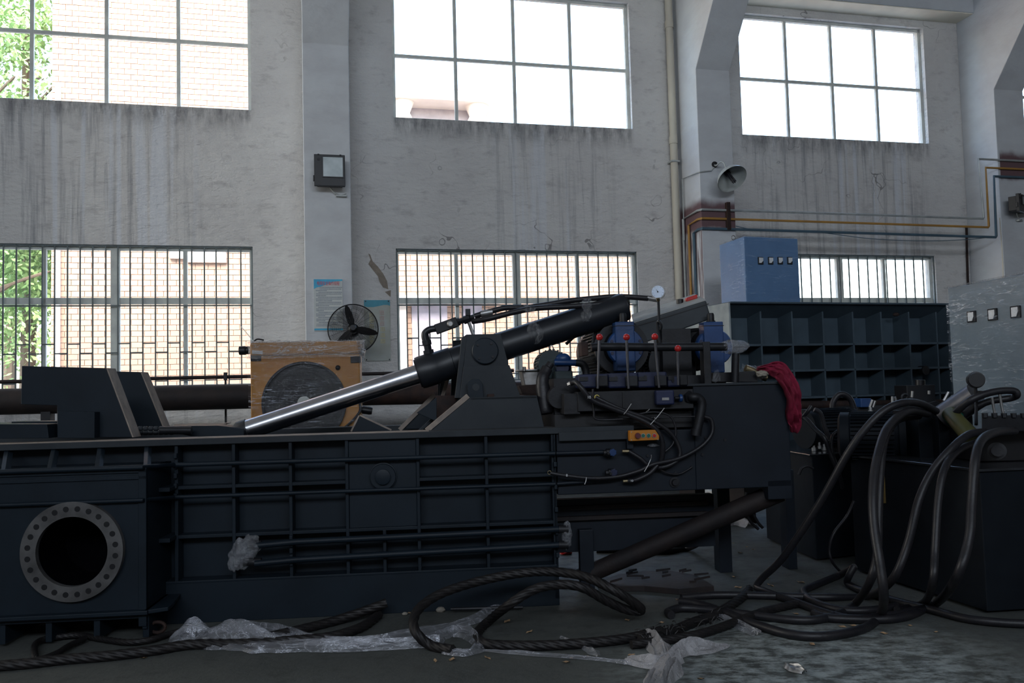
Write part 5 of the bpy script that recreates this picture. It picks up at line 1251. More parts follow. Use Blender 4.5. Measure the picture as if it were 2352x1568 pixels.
# wrinkled film shells
def shell(par, fr, u0, u1, v0, v1, z0, z1, name, m, seed, nx=60, nz_=40, amp=.012):
    b_ = MB(); vs = []; per = [(u0, v1), (u0, v0), (u1, v0), (u1, v1)]
    ln = [0]; 
    for p, q in zip(per, per[1:]): ln.append(ln[-1] + math.hypot(q[0] - p[0], q[1] - p[1]))
    for j in range(nz_ + 1):
        for i in range(nx + 1):
            s = ln[-1] * i / nx; k = max(0, min(2, [n for n in range(3) if s >= ln[n] - 1e-9][-1])); t = (s - ln[k]) / (ln[k + 1] - ln[k])
            u = per[k][0] + (per[k + 1][0] - per[k][0]) * t; v = per[k][1] + (per[k + 1][1] - per[k][1]) * t; z = z0 + (z1 - z0) * j / nz_
            d = amp * (1 + mnoise.noise(Vector((s * 2.2 + z * 4.0, z * 16 - s * 3, seed))) * 1.2)
            nu, nv = ((-1, 0), (0, 1), (1, 0))[k]
            vs.append(fr.W(u + nu * d, v + nv * d, z))
    b_.add(vs, [(j * (nx + 1) + i, j * (nx + 1) + i + 1, (j + 1) * (nx + 1) + i + 1, (j + 1) * (nx + 1) + i) for j in range(nz_) for i in range(nx)])
    return b_.build(name, m, par, True, recalc=False)
WRAP = wrap_mat('cooler_wrap', (0.62, 0.68, 0.80), .8, .022, .6)
WRAPT = film_mat('cooler_wrap_top', (0.6, 0.56, 0.52), 0.10, 0.65, (1.0, 1, 6), 4.0, 1.0, .15)
shell(cooler, CV, c0u, c1u, .055, -.3, .7, c1z + .02, 'film_wrap', WRAP, 1)
shell(cooler, CV, c0u, c1u + .012, .035, -.3, c1z - .03, ct + .01, 'film_wrap', WRAPT, 2, 70, 16, .02)
crumple(cooler, CV, [CV.W(c0u - .02, .06, ct - .0), CV.W(c1u + .03, .06, ct - .02), CV.W(c1u + .03, -.3, ct), CV.W(c0u - .02, -.3, ct + .01)], 'film_wrap', WRAPT, 24, .035, 2)
crumple(cooler, CV, [CV.W(c1u, .08, c1z - .12), CV.W(c1u + .05, .04, c1z - .1), CV.W(c1u + .05, .04, ct), CV.W(c1u, .08, ct)], 'film_wrap', FILMB, 12, .03, 5)
# white string from the window to the cooler
tag(MB().tube([cw(552, 748, -.2), cw(566, 764, -.15), cw(582, 784, -.1)], .0035, 5, smooth=True).build('string', WHITE, frame=CV), 'short white string sticking up from the film-wrapped cooler', 'string')

# ================================================================== RIBBED HOPPER AND CABINETS
B = BF
hop = thing('ribbed_hopper', 'large grey-blue ribbed steel press box standing behind the oil tank', 'machine', B, B.W(1, -.6, 0))
hR = B.at(2185, 800)[0]; hT = B.at(1900, 696)[1]
tk = .26
hz = [B.at(1900, y, 0)[1] for y in (790.5, 849.5, 911)]
MB().box(B, 0, hR, -tk, -tk - .03, hz[0] - .1, hT - .55).build('face_plate', HOP, hop)
# upper band leans outwards to the top edge
zt_ = hT; zl = hz[0] + .33
MB().prism([B.W(0, 0, zt_), B.W(hR, 0, zt_), B.W(hR, -tk, zl), B.W(0, -tk, zl)], [B.W(0, -.03, zt_), B.W(hR, -.03, zt_), B.W(hR, -tk - .03, zl), B.W(0, -tk - .03, zl)]).build('sloping_plate', HOP, hop)
MB().box(B, 0, hR, -tk, -tk - .03, .5, zl).build('face_plate', HOP, hop)
MB().box(B, -.0, hR, .01, -1.7, hT - .012, hT + .01).build('top_plate', HOP, hop, bev=.004)
MB().box(B, -.02, 0, 0, -1.7, .5, hT).build('end_plate', DUSTY if False else M('pale_end_plate', (.30, .33, .33), (.22, .25, .26), .8), hop)  # left end plate in a paler colour than the other plates
MB().box(B, hR - .02, hR, 0, -1.7, .5, hT).build('end_plate', HOP, hop)
ru = [B.at(x, 800)[0] for x in (1750, 1822, 1893, 1962, 2027, 2091, 2154)]
for u_ in ru:
    g_ = MB(); prf = [(-tk, zl), (-.04, zt_ - .12), (0, hz[0]), (0, .5), (-tk, .5)]
    prf = [(-tk, zl), (-.0, zt_ - .10), (0, hz[0]), (0, .5), (-tk, .5)]
    g_.prism([B.W(u_ - .010, v, z) for v, z in prf], [B.W(u_ + .010, v, z) for v, z in prf]); g_.build('rib', HOP, hop)
for z in hz: MB().box(B, 0, hR, 0, -tk, z - .012, z + .012).build('stringer', HOP, hop)
q = B.w(2058, 722, -.05); MB().sphere(q, .035, 14, 10, (1.2, .5, .7)).build('lifting_boss', RUST, hop, True)
c = B.w(2127, 850, .02); MB().lathe(c - B.n * .1, c, [(0, .055), (.1, .055)], 24).build('round_cover', DARKST, hop, True)
for u_ in (.15, hR - .3, hR * .55): 
    for v_ in (-.1, -1.2): MB().box(B, u_, u_ + .14, v_, v_ - .4, 0, .5).build('support_block', RUSTD, hop)
MB().cyl(B.w(1826, 930, .2), B.w(2190, 925, .2), .045, 14).build('base_pipe', RUST, hop, True)
# blue cabinet standing on the hopper
KX = Frame(20.0, P(1712, 640, 10.9))
KL = (P(1654, 640, 11.4) - KX.P); 
cab = thing('blue_cabinet', 'blue control cabinet wrapped in film standing on the ribbed press box', 'cabinet', KX, KX.W(.3, -.3, hT))
kt, kr = KX.at(1712, 543)[1], KX.at(1836, 640)[0]
a0, a1, a2 = KX.W(0, 0, 0), KX.W(kr, 0, 0), P(1655, 640, 11.55)
a2.z = 0; a3 = a1 + (a2 - a0)
z0_ = hT + .012
def quadbox(q, z0, z1): return [Vector((p.x, p.y, z)) for z in (z0, z1) for p in (q[0], q[1], q[2], q[3])]
MB().add(quadbox((a0, a1, a3, a2), z0_, kt), [(0, 3, 2, 1), (4, 5, 6, 7), (0, 1, 5, 4), (1, 2, 6, 5), (2, 3, 7, 6), (3, 0, 4, 7)]).build('casing', CABB, cab, bev=.008)
for k, x_ in enumerate((1747, 1770, 1792, 1814)):
    u_, z_ = KX.at(x_, 598, .01)
    mt_ = MB().box(KX, u_ - .038, u_ + .038, 0, .02, z_ - .05, z_ + .045).build('meter', DARKST, cab, bev=.004)
    MB().box(KX, u_ - .03, u_ + .03, .02, .026, z_ - .035, z_ + .035).build('meter_face', WHITE, mt_)
    MB().prism([KX.W(u_ + .0, .027, z_ - .034), KX.W(u_ + .03, .027, z_ - .034), KX.W(u_ + .03, .027, z_ - .005)], [KX.W(u_ + .0, .025, z_ - .034), KX.W(u_ + .03, .025, z_ - .034), KX.W(u_ + .03, .025, z_ - .005)]).build('meter_corner', BLACK, mt_)
WRAPB = wrap_mat('cabinet_wrap', (0.50, 0.66, 0.88), .7, .02, .45)
fvec = (a2 - a0).normalized()
shell(cab, KX, 0, kr, .012, -.05, z0_, kt, 'film_wrap', WRAPB, 6, 50, 30, .008)
b_ = MB(); nx, nz_ = 26, 30; vs = []; ld = (a2 - a0); out = Vector((ld.y, -ld.x, 0)).normalized(); out = out if out.dot(CAM - a0) > 0 else -out
for j in range(nz_ + 1):
    for i in range(nx + 1):
        p = a0 + ld * i / nx; z = z0_ + (kt - z0_) * j / nz_; vs.append(Vector((p.x, p.y, z)) + out * .012 * (1 + mnoise.noise(Vector((i * .2, z * 14 - i * .4, 3)))))
b_.add(vs, [(j * (nx + 1) + i, j * (nx + 1) + i + 1, (j + 1) * (nx + 1) + i + 1, (j + 1) * (nx + 1) + i) for j in range(nz_) for i in range(nx)]).build('film_wrap', WRAPB, cab, True, recalc=False)
crumple(cab, KX, [Vector((p.x, p.y, kt + .005)) for p in (a2, a0, a1, a3)], 'film_wrap', FILMB, 16, .03, 5)
pts = [Vector((a2.x, a2.y, kt)) * .4 + Vector((a3.x, a3.y, kt)) * .0 + Vector((a0.x, a0.y, kt)) * .6 + KX.u * .18 * 0 + Vector((0, 0, .03)) + (KX.u * math.cos(t * math.pi / 6) + Vector((0, 0, math.sin(t * math.pi / 6)))) * .03 for t in range(13)]
MB().tube(pts, .006, 6, smooth=False).build('lifting_eye', STEEL, cab, True)
# grey cabinet at the right
GA, GB_ = P(2184, 800, 8.6), P(2352, 800, 7.55)
gy = math.degrees(math.atan2(GB_.y - GA.y, GB_.x - GA.x)); G = Frame(gy, GA)
gcab = thing('grey_cabinet', 'tall grey control cabinet wrapped in shiny film at the frame edge', 'cabinet', G, G.W(.8, -.3, 0))
gt = G.at(2184, 661)[1]
MB().box(G, 0, 1.9, 0, -.6, .2, gt).build('casing', CABG, gcab, bev=.008)
MB().box(G, 0.02, 1.88, -.02, -.58, 0, .2).build('plinth', DARKST, gcab)
for x_, y_ in ((2232, 727), (2280, 722), (2333, 716)):
    u_, z_ = G.at(x_, y_, .01)
    mt_ = MB().box(G, u_ - .06, u_ + .06, 0, .022, z_ - .055, z_ + .055).build('meter', DARKST, gcab, bev=.004)
    MB().prism([G.W(u_ - .04, .025, z_ - .042), G.W(u_ + .02, .025, z_ - .042), G.W(u_ + .043, .025, z_ + .0), G.W(u_ + .043, .025, z_ + .042), G.W(u_ - .04, .025, z_ + .042)], [G.W(u_ - .04, .02, z_ - .042), G.W(u_ + .02, .02, z_ - .042), G.W(u_ + .043, .02, z_ + .0), G.W(u_ + .043, .02, z_ + .042), G.W(u_ - .04, .02, z_ + .042)]).build('meter_face', WHITE, mt_)
WRAPG = wrap_mat('grey_cabinet_wrap', (0.75, 0.79, 0.85), .9, .03, .40)
shell(gcab, G, 0, 1.9, .02, -.6, .25, gt, 'film_wrap', WRAPG, 9, 110, 90, .012)
MB().box(G, -.012, 1.91, .03, -.6, gt, gt + .012).build('film_edge', FILMB, gcab)
MB().cyl(G.W(.16, -.5, gt), G.W(.16, -.5, gt + .05), .012, 8).build('lifting_bolt', BLACK, gcab, True)

# ================================================================== DARK POWER PACKS AT THE RIGHT
def packbox(root, q, z0, z1, name='oil_tank', m=PAINT2, bev=.006):
    return MB().add(quadbox(q, z0, z1), [(0, 3, 2, 1), (4, 5, 6, 7), (0, 1, 5, 4), (1, 2, 6, 5), (2, 3, 7, 6), (3, 0, 4, 7)]).build(name, m, root, bev=bev)
LID = M('oily_lid', (.02, .022, .026), (.012, .013, .016), .22, 0, 4, .03, (1, 1, 1), 0.9)
DP = M('pack_paint', (.0065, .009, .0125), (.0045, .0062, .009), .6, 0, 4, .08, (1, 1, 1), 0.12)
A0, A1 = FL(1965, 1312), FL(2268, 1411)
dA = (A1 - A0).normalized(); nA = Vector((-dA.y, dA.x, 0)); nA = nA if nA.dot(A0 - CAM) > 0 else -nA
PK = thing('power_pack', 'dark oil tank power pack nearest the frame edge, draped with thick hoses', 'machine', None, (A0 + A1) / 2 + nA * .4)
pzt = .955
X3 = A1 + (Vector((1.0, .12, 0))).normalized() * 1.5
q4 = (A0, A1, X3, X3 + nA * .9, A0 + nA * .9)
vs = [Vector((p.x, p.y, z)) for z in (0.02, pzt) for p in q4]
MB().add(vs, [(4, 3, 2, 1, 0), (5, 6, 7, 8, 9), (0, 1, 6, 5), (1, 2, 7, 6), (2, 3, 8, 7), (3, 4, 9, 8), (4, 0, 5, 9)]).build('oil_tank', DP, PK, bev=.006)
vs = [Vector((p.x, p.y, z)) for z in (pzt, pzt + .018) for p in (A0 - dA * .02 - nA * .02, A1 + dA * .02 - nA * .02, X3 - nA * .02, X3 + nA * .9, A0 + nA * .9)]
MB().add(vs, [(4, 3, 2, 1, 0), (5, 6, 7, 8, 9), (0, 1, 6, 5), (1, 2, 7, 6), (2, 3, 8, 7), (3, 4, 9, 8), (4, 0, 5, 9)]).build('tank_lid', LID, PK, bev=.003)
def obox(root, x0, x1, y0, y1, d, th, name, m, bev=.005):
    p = [P(x0, y0, d), P(x1, y0, d), P(x1, y1, d), P(x0, y1, d)]
    zt_, zb_ = p[0].z, p[3].z
    pt = [Vector((q.x, q.y, 0)) for q in (p[3], p[2])]
    q = (pt[0], pt[1], pt[1] + Vector((0, th, 0)), pt[0] + Vector((0, th, 0)))
    return packbox(root, q, min(zb_, zt_), max(zb_, zt_), name, m, bev)
obox(PK, 2114, 2160, 945, 1064, 6.7, .5, 'switch_housing', DP)
obox(PK, 2160, 2240, 955, 1064, 6.6, .5, 'motor_box', DP)
c = P(2060, 1000, 7.2); bk_ = Vector((-.2, 1, 0)).normalized()
# finned motor on the pack
def motor2(root, c, axis, r, L, m, name='electric_motor'):
    global unit
    u_ = unit; unit = root; o = motor(name, c, axis, r, L, m); unit = u_; return o
mm = P(2075, 1002, 7.0); motor2(PK, mm, Vector((-.9, .4, 0)), .22, .5, DP)
cn = [P(2172, 968, 6.3), P(2215, 932, 6.3)]
yl = M('yellow_green_drum', (.075, .072, .022), (.055, .058, .018), .5)
MB().lathe(P(2178, 945, 6.4), P(2228, 1000, 6.1), [(0, .04), (.02, .055), (.2, .06), (.36, .064)], 28).build('filter_canister', yl, PK, True)
MB().lathe(P(2182, 950, 6.4), P(2197, 965, 6.3), [(0, .0605), (.09, .063)], 28).build('canister_band', GREEN, PK, True)
MB().lathe(P(2168, 958, 6.6), P(2210, 930, 6.5), [(0, .10), (.3, .10)], 24).build('filter_body', LEVER, PK, True)
bt_ = P(2145, 930, 6.7); MB().prism([P(x, y, 6.7) for x, y in ((2130, 925), (2150, 920), (2178, 935), (2168, 960), (2140, 962))], [P(x, y, 6.95) for x, y in ((2130, 925), (2150, 920), (2178, 935), (2168, 960), (2140, 962))]).build('flange_plate', DARKST, PK, bev=.004)
vbk = [(2255, 955), (2352, 952), (2400, 960), (2400, 990), (2255, 992)]
MB().prism([P(x, y, 6.0) for x, y in vbk], [P(x, y, 6.3) for x, y in vbk]).build('manifold', DARKST, PK, bev=.006)
for k in range(5):
    x_ = 2262 + k * 22; q = P(x_, 955, 6.0); MB().lathe(q + Vector((0, 0, -.01)), q + Vector((0, 0, .03)), [(0, .02), (.03, .02)], 6).build('manifold_bolt', DARKST, PK)
obox(PK, 2250, 2400, 992, 1060, 6.2, .4, 'pump_base', BLACK)
MB().lathe(P(2290, 1035, 6.05), P(2293, 1035, 5.9), [(0, .06), (.03, .06), (.031, .04), (.08, .04)], 24).build('pump_nose', DARKST, PK, True)
# level glass on the pack face
lg = A0.lerp(A1, .27); MB().add([Vector((p.x, p.y, z)) - nA * t for z in (.62, .84) for t, p in ((0.0, lg), (.0, lg + dA * .05), (.02, lg + dA * .05), (.02, lg))], [(0, 1, 2, 3), (7, 6, 5, 4), (0, 4, 5, 1), (1, 5, 6, 2), (2, 6, 7, 3), (3, 7, 4, 0)]).build('level_glass', M('amber_glass', (.16, .11, .04), None, .3), PK)
# pressure gauge on stem, seen from behind
gp = P(2240, 872, 6.3); gd_ = (Vector((-.35, -1, 0))).normalized()
gz = thing('rear_facing_gauge', 'black round pressure gauge seen from behind on the power pack', 'gauge', None, P(2243, 915, 6.3))
MB().lathe(gp - gd_ * .0, gp + gd_ * .06, [(0, .062), (.03, .062), (.031, .054), (.06, .052)], 32).build('gauge_case', BLACK, gz, True)
MB().tube([gp + Vector((0, .0, -.05)), P(2241, 905, 6.3), P(2242, 925, 6.3), P(2242, 975, 6.2)], .012, 8).build('stem', BLACK, gz, True)
MB().cyl(P(2247, 903, 6.3), P(2256, 903, 6.3), .02, 10).build('snubber_valve', BLACK, gz, True)
# second pack, between tank and first pack
C0, C1 = FL(1762, 1240), FL(1876, 1290)
dC = (C1 - C0).normalized(); nC = Vector((-dC.y, dC.x, 0)); nC = nC if nC.dot(C0 - CAM) > 0 else -nC
PL = thing('power_pack', 'dark power pack half hidden behind the end of the oil tank', 'machine', None, C1 + nC * .3)
zc = .93
packbox(PL, (C0, C1, C1 + Vector((.9, .35, 0)), C0 + Vector((.9, 1.3, 0))), .02, zc, 'oil_tank', DP)
packbox(PL, (C0 - nC * .02, C1 - nC * .02, C1 + Vector((.9, .33, 0)), C0 + Vector((.9, 1.3, 0))), zc, zc + .015, 'tank_lid', LID)
motor2(PL, P(1850, 985, 8.0), Vector((.95, .3, 0)), .2, .55, DP)
obox(PL, 1925, 2000, 975, 1048, 7.9, .4, 'valve_block', DARKST)
obox(PL, 1960, 2008, 1000, 1030, 7.6, .2, 'valve_block', BLACK)
for x_, y_ in ((1870, 1035), (1882, 1030), (1893, 1034), (1938, 1003), (1952, 1000), (1962, 1006), (2000, 950), (2010, 960)):
    q = P(x_, y_, 7.9); MB().lathe(q, q + Vector((0, 0, .06)), [(0, .022), (.03, .022), (.031, .014), (.06, .014)], 6).build('pipe_fitting', STEEL, PL)
# a third machine further back with bright studs
TH_ = thing('valve_stand', 'low dark valve stand with upright studs before the ribbed box', 'machine', None, P(2020, 1000, 8.8) * 1.0)
obox(TH_, 1960, 2190, 935, 1250, 8.9, .5, 'frame_box', DARKST)
obox(TH_, 2085, 2150, 885, 935, 9.0, .3, 'motor_cap', BLACK)
MB().cyl(P(2113, 886, 9.1), P(2113, 872, 9.1), .05, 16).build('cap_knob', BLACK, TH_, True)
for x0, y0, x1, y1 in ((1998, 935, 2004, 918), (2005, 935, 2010, 920), (2050, 925, 2050, 910), (2059, 925, 2055, 911), (2095, 912, 2096, 898), (2134, 905, 2134, 897), (2168, 920, 2179, 900)):
    MB().cyl(P(x0, y0, 8.6), P(x1, y1, 8.6), .014, 8).build('stud', STEEL, TH_, True)
obox(TH_, 1978, 2002, 915, 935, 8.9, .2, 'blue_valve', BLUE)
MB().tube([P(2073, 921, 8.7), P(2072, 909, 8.7), P(2078, 905, 8.7), P(2084, 910, 8.7), P(2080, 920, 8.7)], .012, 8).build('lifting_ring', DARKST, TH_, True)

# ================================================================== LOOSE HOSES AT THE RIGHT (z above floor given, or distance)
def hpts(lst):
    """(x, y, 'f') lies on the floor; (x, y, d) hangs at forward distance d"""
    out = []
    for x, y, d in lst:
        out.append(FL(x, y, .03) if d == 'f' else P(x, y, d))
        if out[-1].z < .028: out[-1].z = .028
    return out
def hose(label, lst, r=.027, m=RUBBER, cat='hose', name='hydraulic_hose', grp='loose hydraulic hoses by the power packs', **k):
    o = MB().tube(hpts(lst), r, 14, 8, **k).build(name, m, smooth=True)
    return tag(o, label, cat, grp)
hose('thick hose arching off the flange plate and slanting down to a kink on the floor',
     [(2150, 944, 6.5), (2118, 928, 6.2), (2080, 924, 6.0), (2035, 940, 5.95), (1992, 980, 5.95), (1945, 1045, 6.0), (1880, 1160, 6.15), (1800, 1278, 6.35), (1752, 1326, 6.5), (1738, 1348, 'f'), (1762, 1360, 'f'), (1830, 1383, 'f'), (1900, 1408, 'f'), (1960, 1420, 'f'), (2050, 1412, 'f'), (2130, 1395, 'f')])
hose('thick hose dropping steeply from the arch and swinging left along the floor, outermost loop',
     [(2130, 950, 6.4), (2085, 945, 6.0), (2040, 980, 5.75), (2015, 1050, 5.55), (2005, 1130, 5.4), (2008, 1210, 5.3), (2022, 1300, 5.2), (2030, 1370, 5.22), (2022, 1412, 'f'), (1985, 1442, 'f'), (1900, 1460, 'f'), (1820, 1457, 'f'), (1740, 1435, 'f'), (1680, 1412, 'f'), (1610, 1388, 'f'), (1562, 1380, 'f')], .029)
hose('thick hose beside the steep one, looping left over the floor to a tight bend',
     [(2110, 955, 6.45), (2060, 965, 6.1), (2032, 1010, 5.85), (2022, 1090, 5.7), (2018, 1180, 5.6), (2015, 1270, 5.5), (1998, 1335, 5.5), (1965, 1385, 'f'), (1920, 1412, 'f'), (1850, 1424, 'f'), (1750, 1415, 'f'), (1650, 1402, 'f'), (1570, 1396, 'f'), (1535, 1404, 'f'), (1542, 1412, 'f')])
hose('hose curving off the low manifold and trailing left behind the others',
     [(2262, 992, 6.0), (2225, 998, 5.85), (2185, 1030, 5.75), (2140, 1085, 5.7), (2110, 1150, 5.65), (2085, 1250, 5.62), (2050, 1330, 5.65), (1995, 1368, 'f'), (1900, 1371, 'f'), (1780, 1368, 'f'), (1650, 1366, 'f'), (1565, 1372, 'f')])
hose('hose lying just under the manifold, curving down the tank face to the floor',
     [(2245, 1015, 6.0), (2200, 1035, 5.8), (2170, 1075, 5.6), (2155, 1150, 5.5), (2148, 1260, 5.4), (2142, 1340, 5.35), (2120, 1385, 'f'), (2060, 1400, 'f')], .025)
hose('hose with a bright shoulder arching down the front of the nearest tank',
     [(2330, 990, 6.0), (2290, 992, 5.75), (2255, 1010, 5.55), (2240, 1055, 5.4), (2232, 1150, 5.3), (2225, 1240, 5.2), (2195, 1330, 5.2), (2150, 1385, 'f'), (2080, 1415, 'f'), (2000, 1422, 'f'), (1900, 1418, 'f'), (1870, 1408, 'f')], .029)
hose('hose running along the floor from the tank corner toward the frame edge',
     [(1962, 1300, 6.5), (1950, 1322, 6.5), (1948, 1340, 'f'), (1985, 1358, 'f'), (2060, 1380, 'f'), (2140, 1400, 'f'), (2230, 1422, 'f'), (2352, 1432, 'f'), (2450, 1430, 'f')])
hose('hose bent in a flat hairpin on the floor left of the nearest tank',
     [(1962, 1302, 6.6), (1925, 1322, 'f'), (1868, 1345, 'f'), (1846, 1358, 'f'), (1862, 1378, 'f'), (1920, 1398, 'f'), (1985, 1402, 'f'), (2060, 1392, 'f')])
hose('thick hose doubling back in a wide loop above the grey wrapped cabinet base',
     [(2180, 968, 6.4), (2195, 948, 6.3), (2230, 918, 6.2), (2280, 900, 6.2), (2325, 897, 6.2), (2336, 906, 6.2), (2320, 914, 6.25), (2270, 922, 6.3), (2225, 942, 6.35), (2200, 965, 6.4)], .026)
hose('narrow hose standing in an upright loop before the ribbed box',
     [(1926, 985, 8.2), (1915, 960, 8.2), (1912, 930, 8.2), (1924, 908, 8.2), (1940, 906, 8.2), (1955, 920, 8.2), (1964, 950, 8.2), (1968, 975, 8.2)], .028)
hose('pale-lit hose curving down behind the end of the oil tank',
     [(1840, 958, 7.6), (1852, 962, 7.5), (1872, 985, 7.4), (1893, 1005, 7.3), (1905, 1035, 7.3), (1922, 1075, 7.3), (1935, 1120, 7.4)], .020)
hose('short hose crossing the pale-lit one behind the oil tank',
     [(1842, 960, 7.55), (1855, 945, 7.5), (1864, 932, 7.5)], .017)
hose('narrow hose rising from the half-hidden pack and bending right',
     [(1928, 1090, 7.3), (1912, 1040, 7.3), (1912, 1005, 7.3), (1926, 990, 7.3), (1950, 986, 7.4)], .017)
hose('narrow hose leaning left on the half-hidden pack',
     [(1870, 940, 7.7), (1885, 950, 7.7), (1896, 985, 7.7), (1908, 1010, 7.7)], .020)
hose('thin hose hanging in a slack curve between the two packs',
     [(1962, 1150, 6.9), (1945, 1185, 6.9), (1915, 1225, 6.85), (1905, 1262, 6.85), (1912, 1290, 6.85), (1930, 1312, 'f')], .012)
hose('thin black hose looped over the half-hidden pack face', [(1835, 1090, 7.5), (1842, 1075, 7.5), (1856, 1070, 7.5), (1868, 1076, 7.5)], .012)
hose('black hose lying on the floor beyond the leaning rusty pipe',
     [(1330, 1226, 'f'), (1400, 1228, 'f'), (1470, 1226, 'f'), (1520, 1215, 'f'), (1580, 1208, 'f')], .03)
hose('black hose curving up beneath the tank from the floor',
     [(1370, 1262, 'f'), (1440, 1262, 'f'), (1520, 1266, 'f'), (1580, 1258, 'f'), (1620, 1235, 7.6), (1640, 1205, 7.5), (1645, 1170, 7.5)], .03)
hose('black cable hanging down behind the right underframe leg', [(1716, 1120, 7.6), (1712, 1165, 7.6), (1722, 1195, 7.6), (1742, 1215, 7.6)], .013)
hose('second black cable hanging behind the right underframe leg', [(1728, 1120, 7.6), (1726, 1165, 7.6), (1738, 1195, 7.6), (1752, 1212, 7.6)], .013)
sst = MB().tube([P(2296, 905, 6.2), P(2302, 940, 6.2), P(2307, 960, 6.2)], .010, 8).tube([P(2278, 912, 6.2), P(2284, 945, 6.2), P(2288, 958, 6.2)], .010, 8)
tag(sst.build('hose_prop', STEEL, smooth=True), 'thin steel props under the doubled hose on the nearest pack', 'prop')

# ---- wire ropes
def rope(label, lst, r=.032, grp='wire rope slings on the floor'):
    o = MB().tube(hpts(lst), r, 35, 8, lobes=7, amp=.24, pitch=.50 * r / .032).build('wire_rope', ROPE, smooth=True)
    return tag(o, label, 'rope', grp)
rope('thick greasy wire rope running in from the frame edge beneath the film',
     [(-80, 1535, 'f'), (60, 1524, 'f'), (150, 1514, 'f'), (250, 1506, 'f'), (350, 1494, 'f'), (440, 1480, 'f'), (560, 1478, 'f'), (680, 1470, 'f'), (760, 1462, 'f'), (830, 1440, 'f'), (870, 1412, 'f')], .030)
rope('wire rope end resting against the foot of the press',
     [(600, 1466, 'f'), (680, 1448, 'f'), (760, 1428, 'f'), (830, 1405, 5.95), (888, 1384, 6.0)], .030)
rope('thin wire rope bent into a flat triangular loop near the shackle ring',
     [(520, 1448, 'f'), (440, 1445, 'f'), (390, 1455, 'f'), (340, 1470, 'f'), (290, 1474, 'f'), (230, 1466, 'f'), (180, 1458, 'f'), (110, 1466, 'f'), (82, 1478, 'f'), (80, 1500, 'f'), (88, 1514, 'f'), (130, 1500, 'f'), (160, 1482, 'f'), (195, 1466, 'f')], .018)
rope('stiff wire rope sling springing off the floor in one big loop',
     [(1040, 1492, 'f'), (990, 1482, 'f'), (958, 1455, 5.25), (950, 1425, 5.35), (968, 1392, 5.5), (1020, 1360, 5.65), (1110, 1332, 5.8), (1210, 1314, 5.85), (1290, 1314, 5.8), (1350, 1326, 5.7), (1410, 1355, 5.6), (1462, 1388, 5.65), (1472, 1402, 5.7), (1440, 1400, 5.7), (1390, 1378, 5.65), (1340, 1350, 5.6), (1290, 1342, 5.6), (1230, 1352, 5.55), (1170, 1388, 5.5), (1120, 1428, 'f'), (1096, 1456, 'f'), (1110, 1476, 'f'), (1160, 1482, 'f'), (1250, 1482, 'f'), (1350, 1476, 'f'), (1440, 1466, 'f'), (1520, 1448, 'f')], .029)
rope('wire rope splice lying toward the coiled hoses',
     [(1470, 1470, 'f'), (1530, 1455, 'f'), (1590, 1430, 'f'), (1640, 1412, 'f'), (1700, 1375, 'f'), (1720, 1352, 'f')], .030)
rope('short wire rope crossing under the hose loops',
     [(1450, 1480, 'f'), (1540, 1468, 'f'), (1620, 1452, 'f'), (1700, 1424, 'f'), (1760, 1402, 'f'), (1830, 1386, 'f')], .026)
# frayed serving on the splice
fr_b = MB(); rr = random.Random(4)
for k in range(46):
    x = rr.uniform(1480, 1650); y = 1468 - (x - 1480) * .28 + rr.uniform(-12, 12); p = FL(x, y, .03); q = p + Vector((rr.uniform(-.09, .09), rr.uniform(-.05, .05), rr.uniform(-.0, .06)))
    fr_b.tube([p, p.lerp(q, .5) + Vector((0, 0, .02)), q], .0035, 4, 2)
tag(fr_b.build('frayed_strands', ROPE, kind='stuff'), 'frayed dark strands around the wire rope splice', 'strands')

# ---- torn film on the floor
def filmstrip(lst, name, label, amp=.05, n=16, seed=0, m=FILMF, grp='torn stretch film on the floor'):
    """lst: (x, y, half width in metres, height)"""
    P_ = [FL(x, y) for x, y, w_, h in lst]; W_ = [w_ for *_, w_, h in lst]; Hh = [h for *_, h in lst]
    path = spline(P_, 10); b_ = MB(); vs = []
    for k, p in enumerate(path):
        t = k / (len(path) - 1) * (len(lst) - 1); i = min(int(t), len(lst) - 2); f_ = t - i
        w_ = W_[i] * (1 - f_) + W_[i + 1] * f_; h = Hh[i] * (1 - f_) + Hh[i + 1] * f_
        tn = (path[min(k + 1, len(path) - 1)] - path[max(k - 1, 0)]).normalized(); sd = Vector((-tn.y, tn.x, 0))
        for j in range(n + 1):
            s = j / n * 2 - 1
            q = p + sd * s * w_ * (1 + .35 * mnoise.noise(Vector((k * .22, s * .5, seed))))
            ridge = abs(mnoise.noise(Vector((k * .045, s * 2.6 + .5 * math.sin(k * .06), seed + 3)))) * 1.9 + abs(mnoise.noise(Vector((k * .16, s * 5, seed + 8)))) * .35
            z = .006 + h * (1 - s * s) ** .5 * (.35 + .65 * ridge) + amp * ridge * min(1, w_ / .08) * (1 - abs(s)) * .8
            vs.append(Vector((q.x, q.y, max(.004, z))))
    b_.add(vs, [(k * (n + 1) + j, k * (n + 1) + j + 1, (k + 1) * (n + 1) + j + 1, (k + 1) * (n + 1) + j) for k in range(len(path) - 1) for j in range(n)])
    return tag(b_.build(name, m, smooth=True, recalc=False), label, 'plastic film', grp)
filmstrip([(392, 1472, .03, .02), (430, 1472, .09, .08), (470, 1470, .15, .11), (540, 1474, .19, .10), (620, 1482, .17, .07), (720, 1488, .11, .05), (850, 1488, .085, .04), (950, 1485, .06, .03), (1010, 1484, .05, .03)], 'film_scrap', 'long crumpled sheet of clear film lying in front of the press', seed=1, n=26)
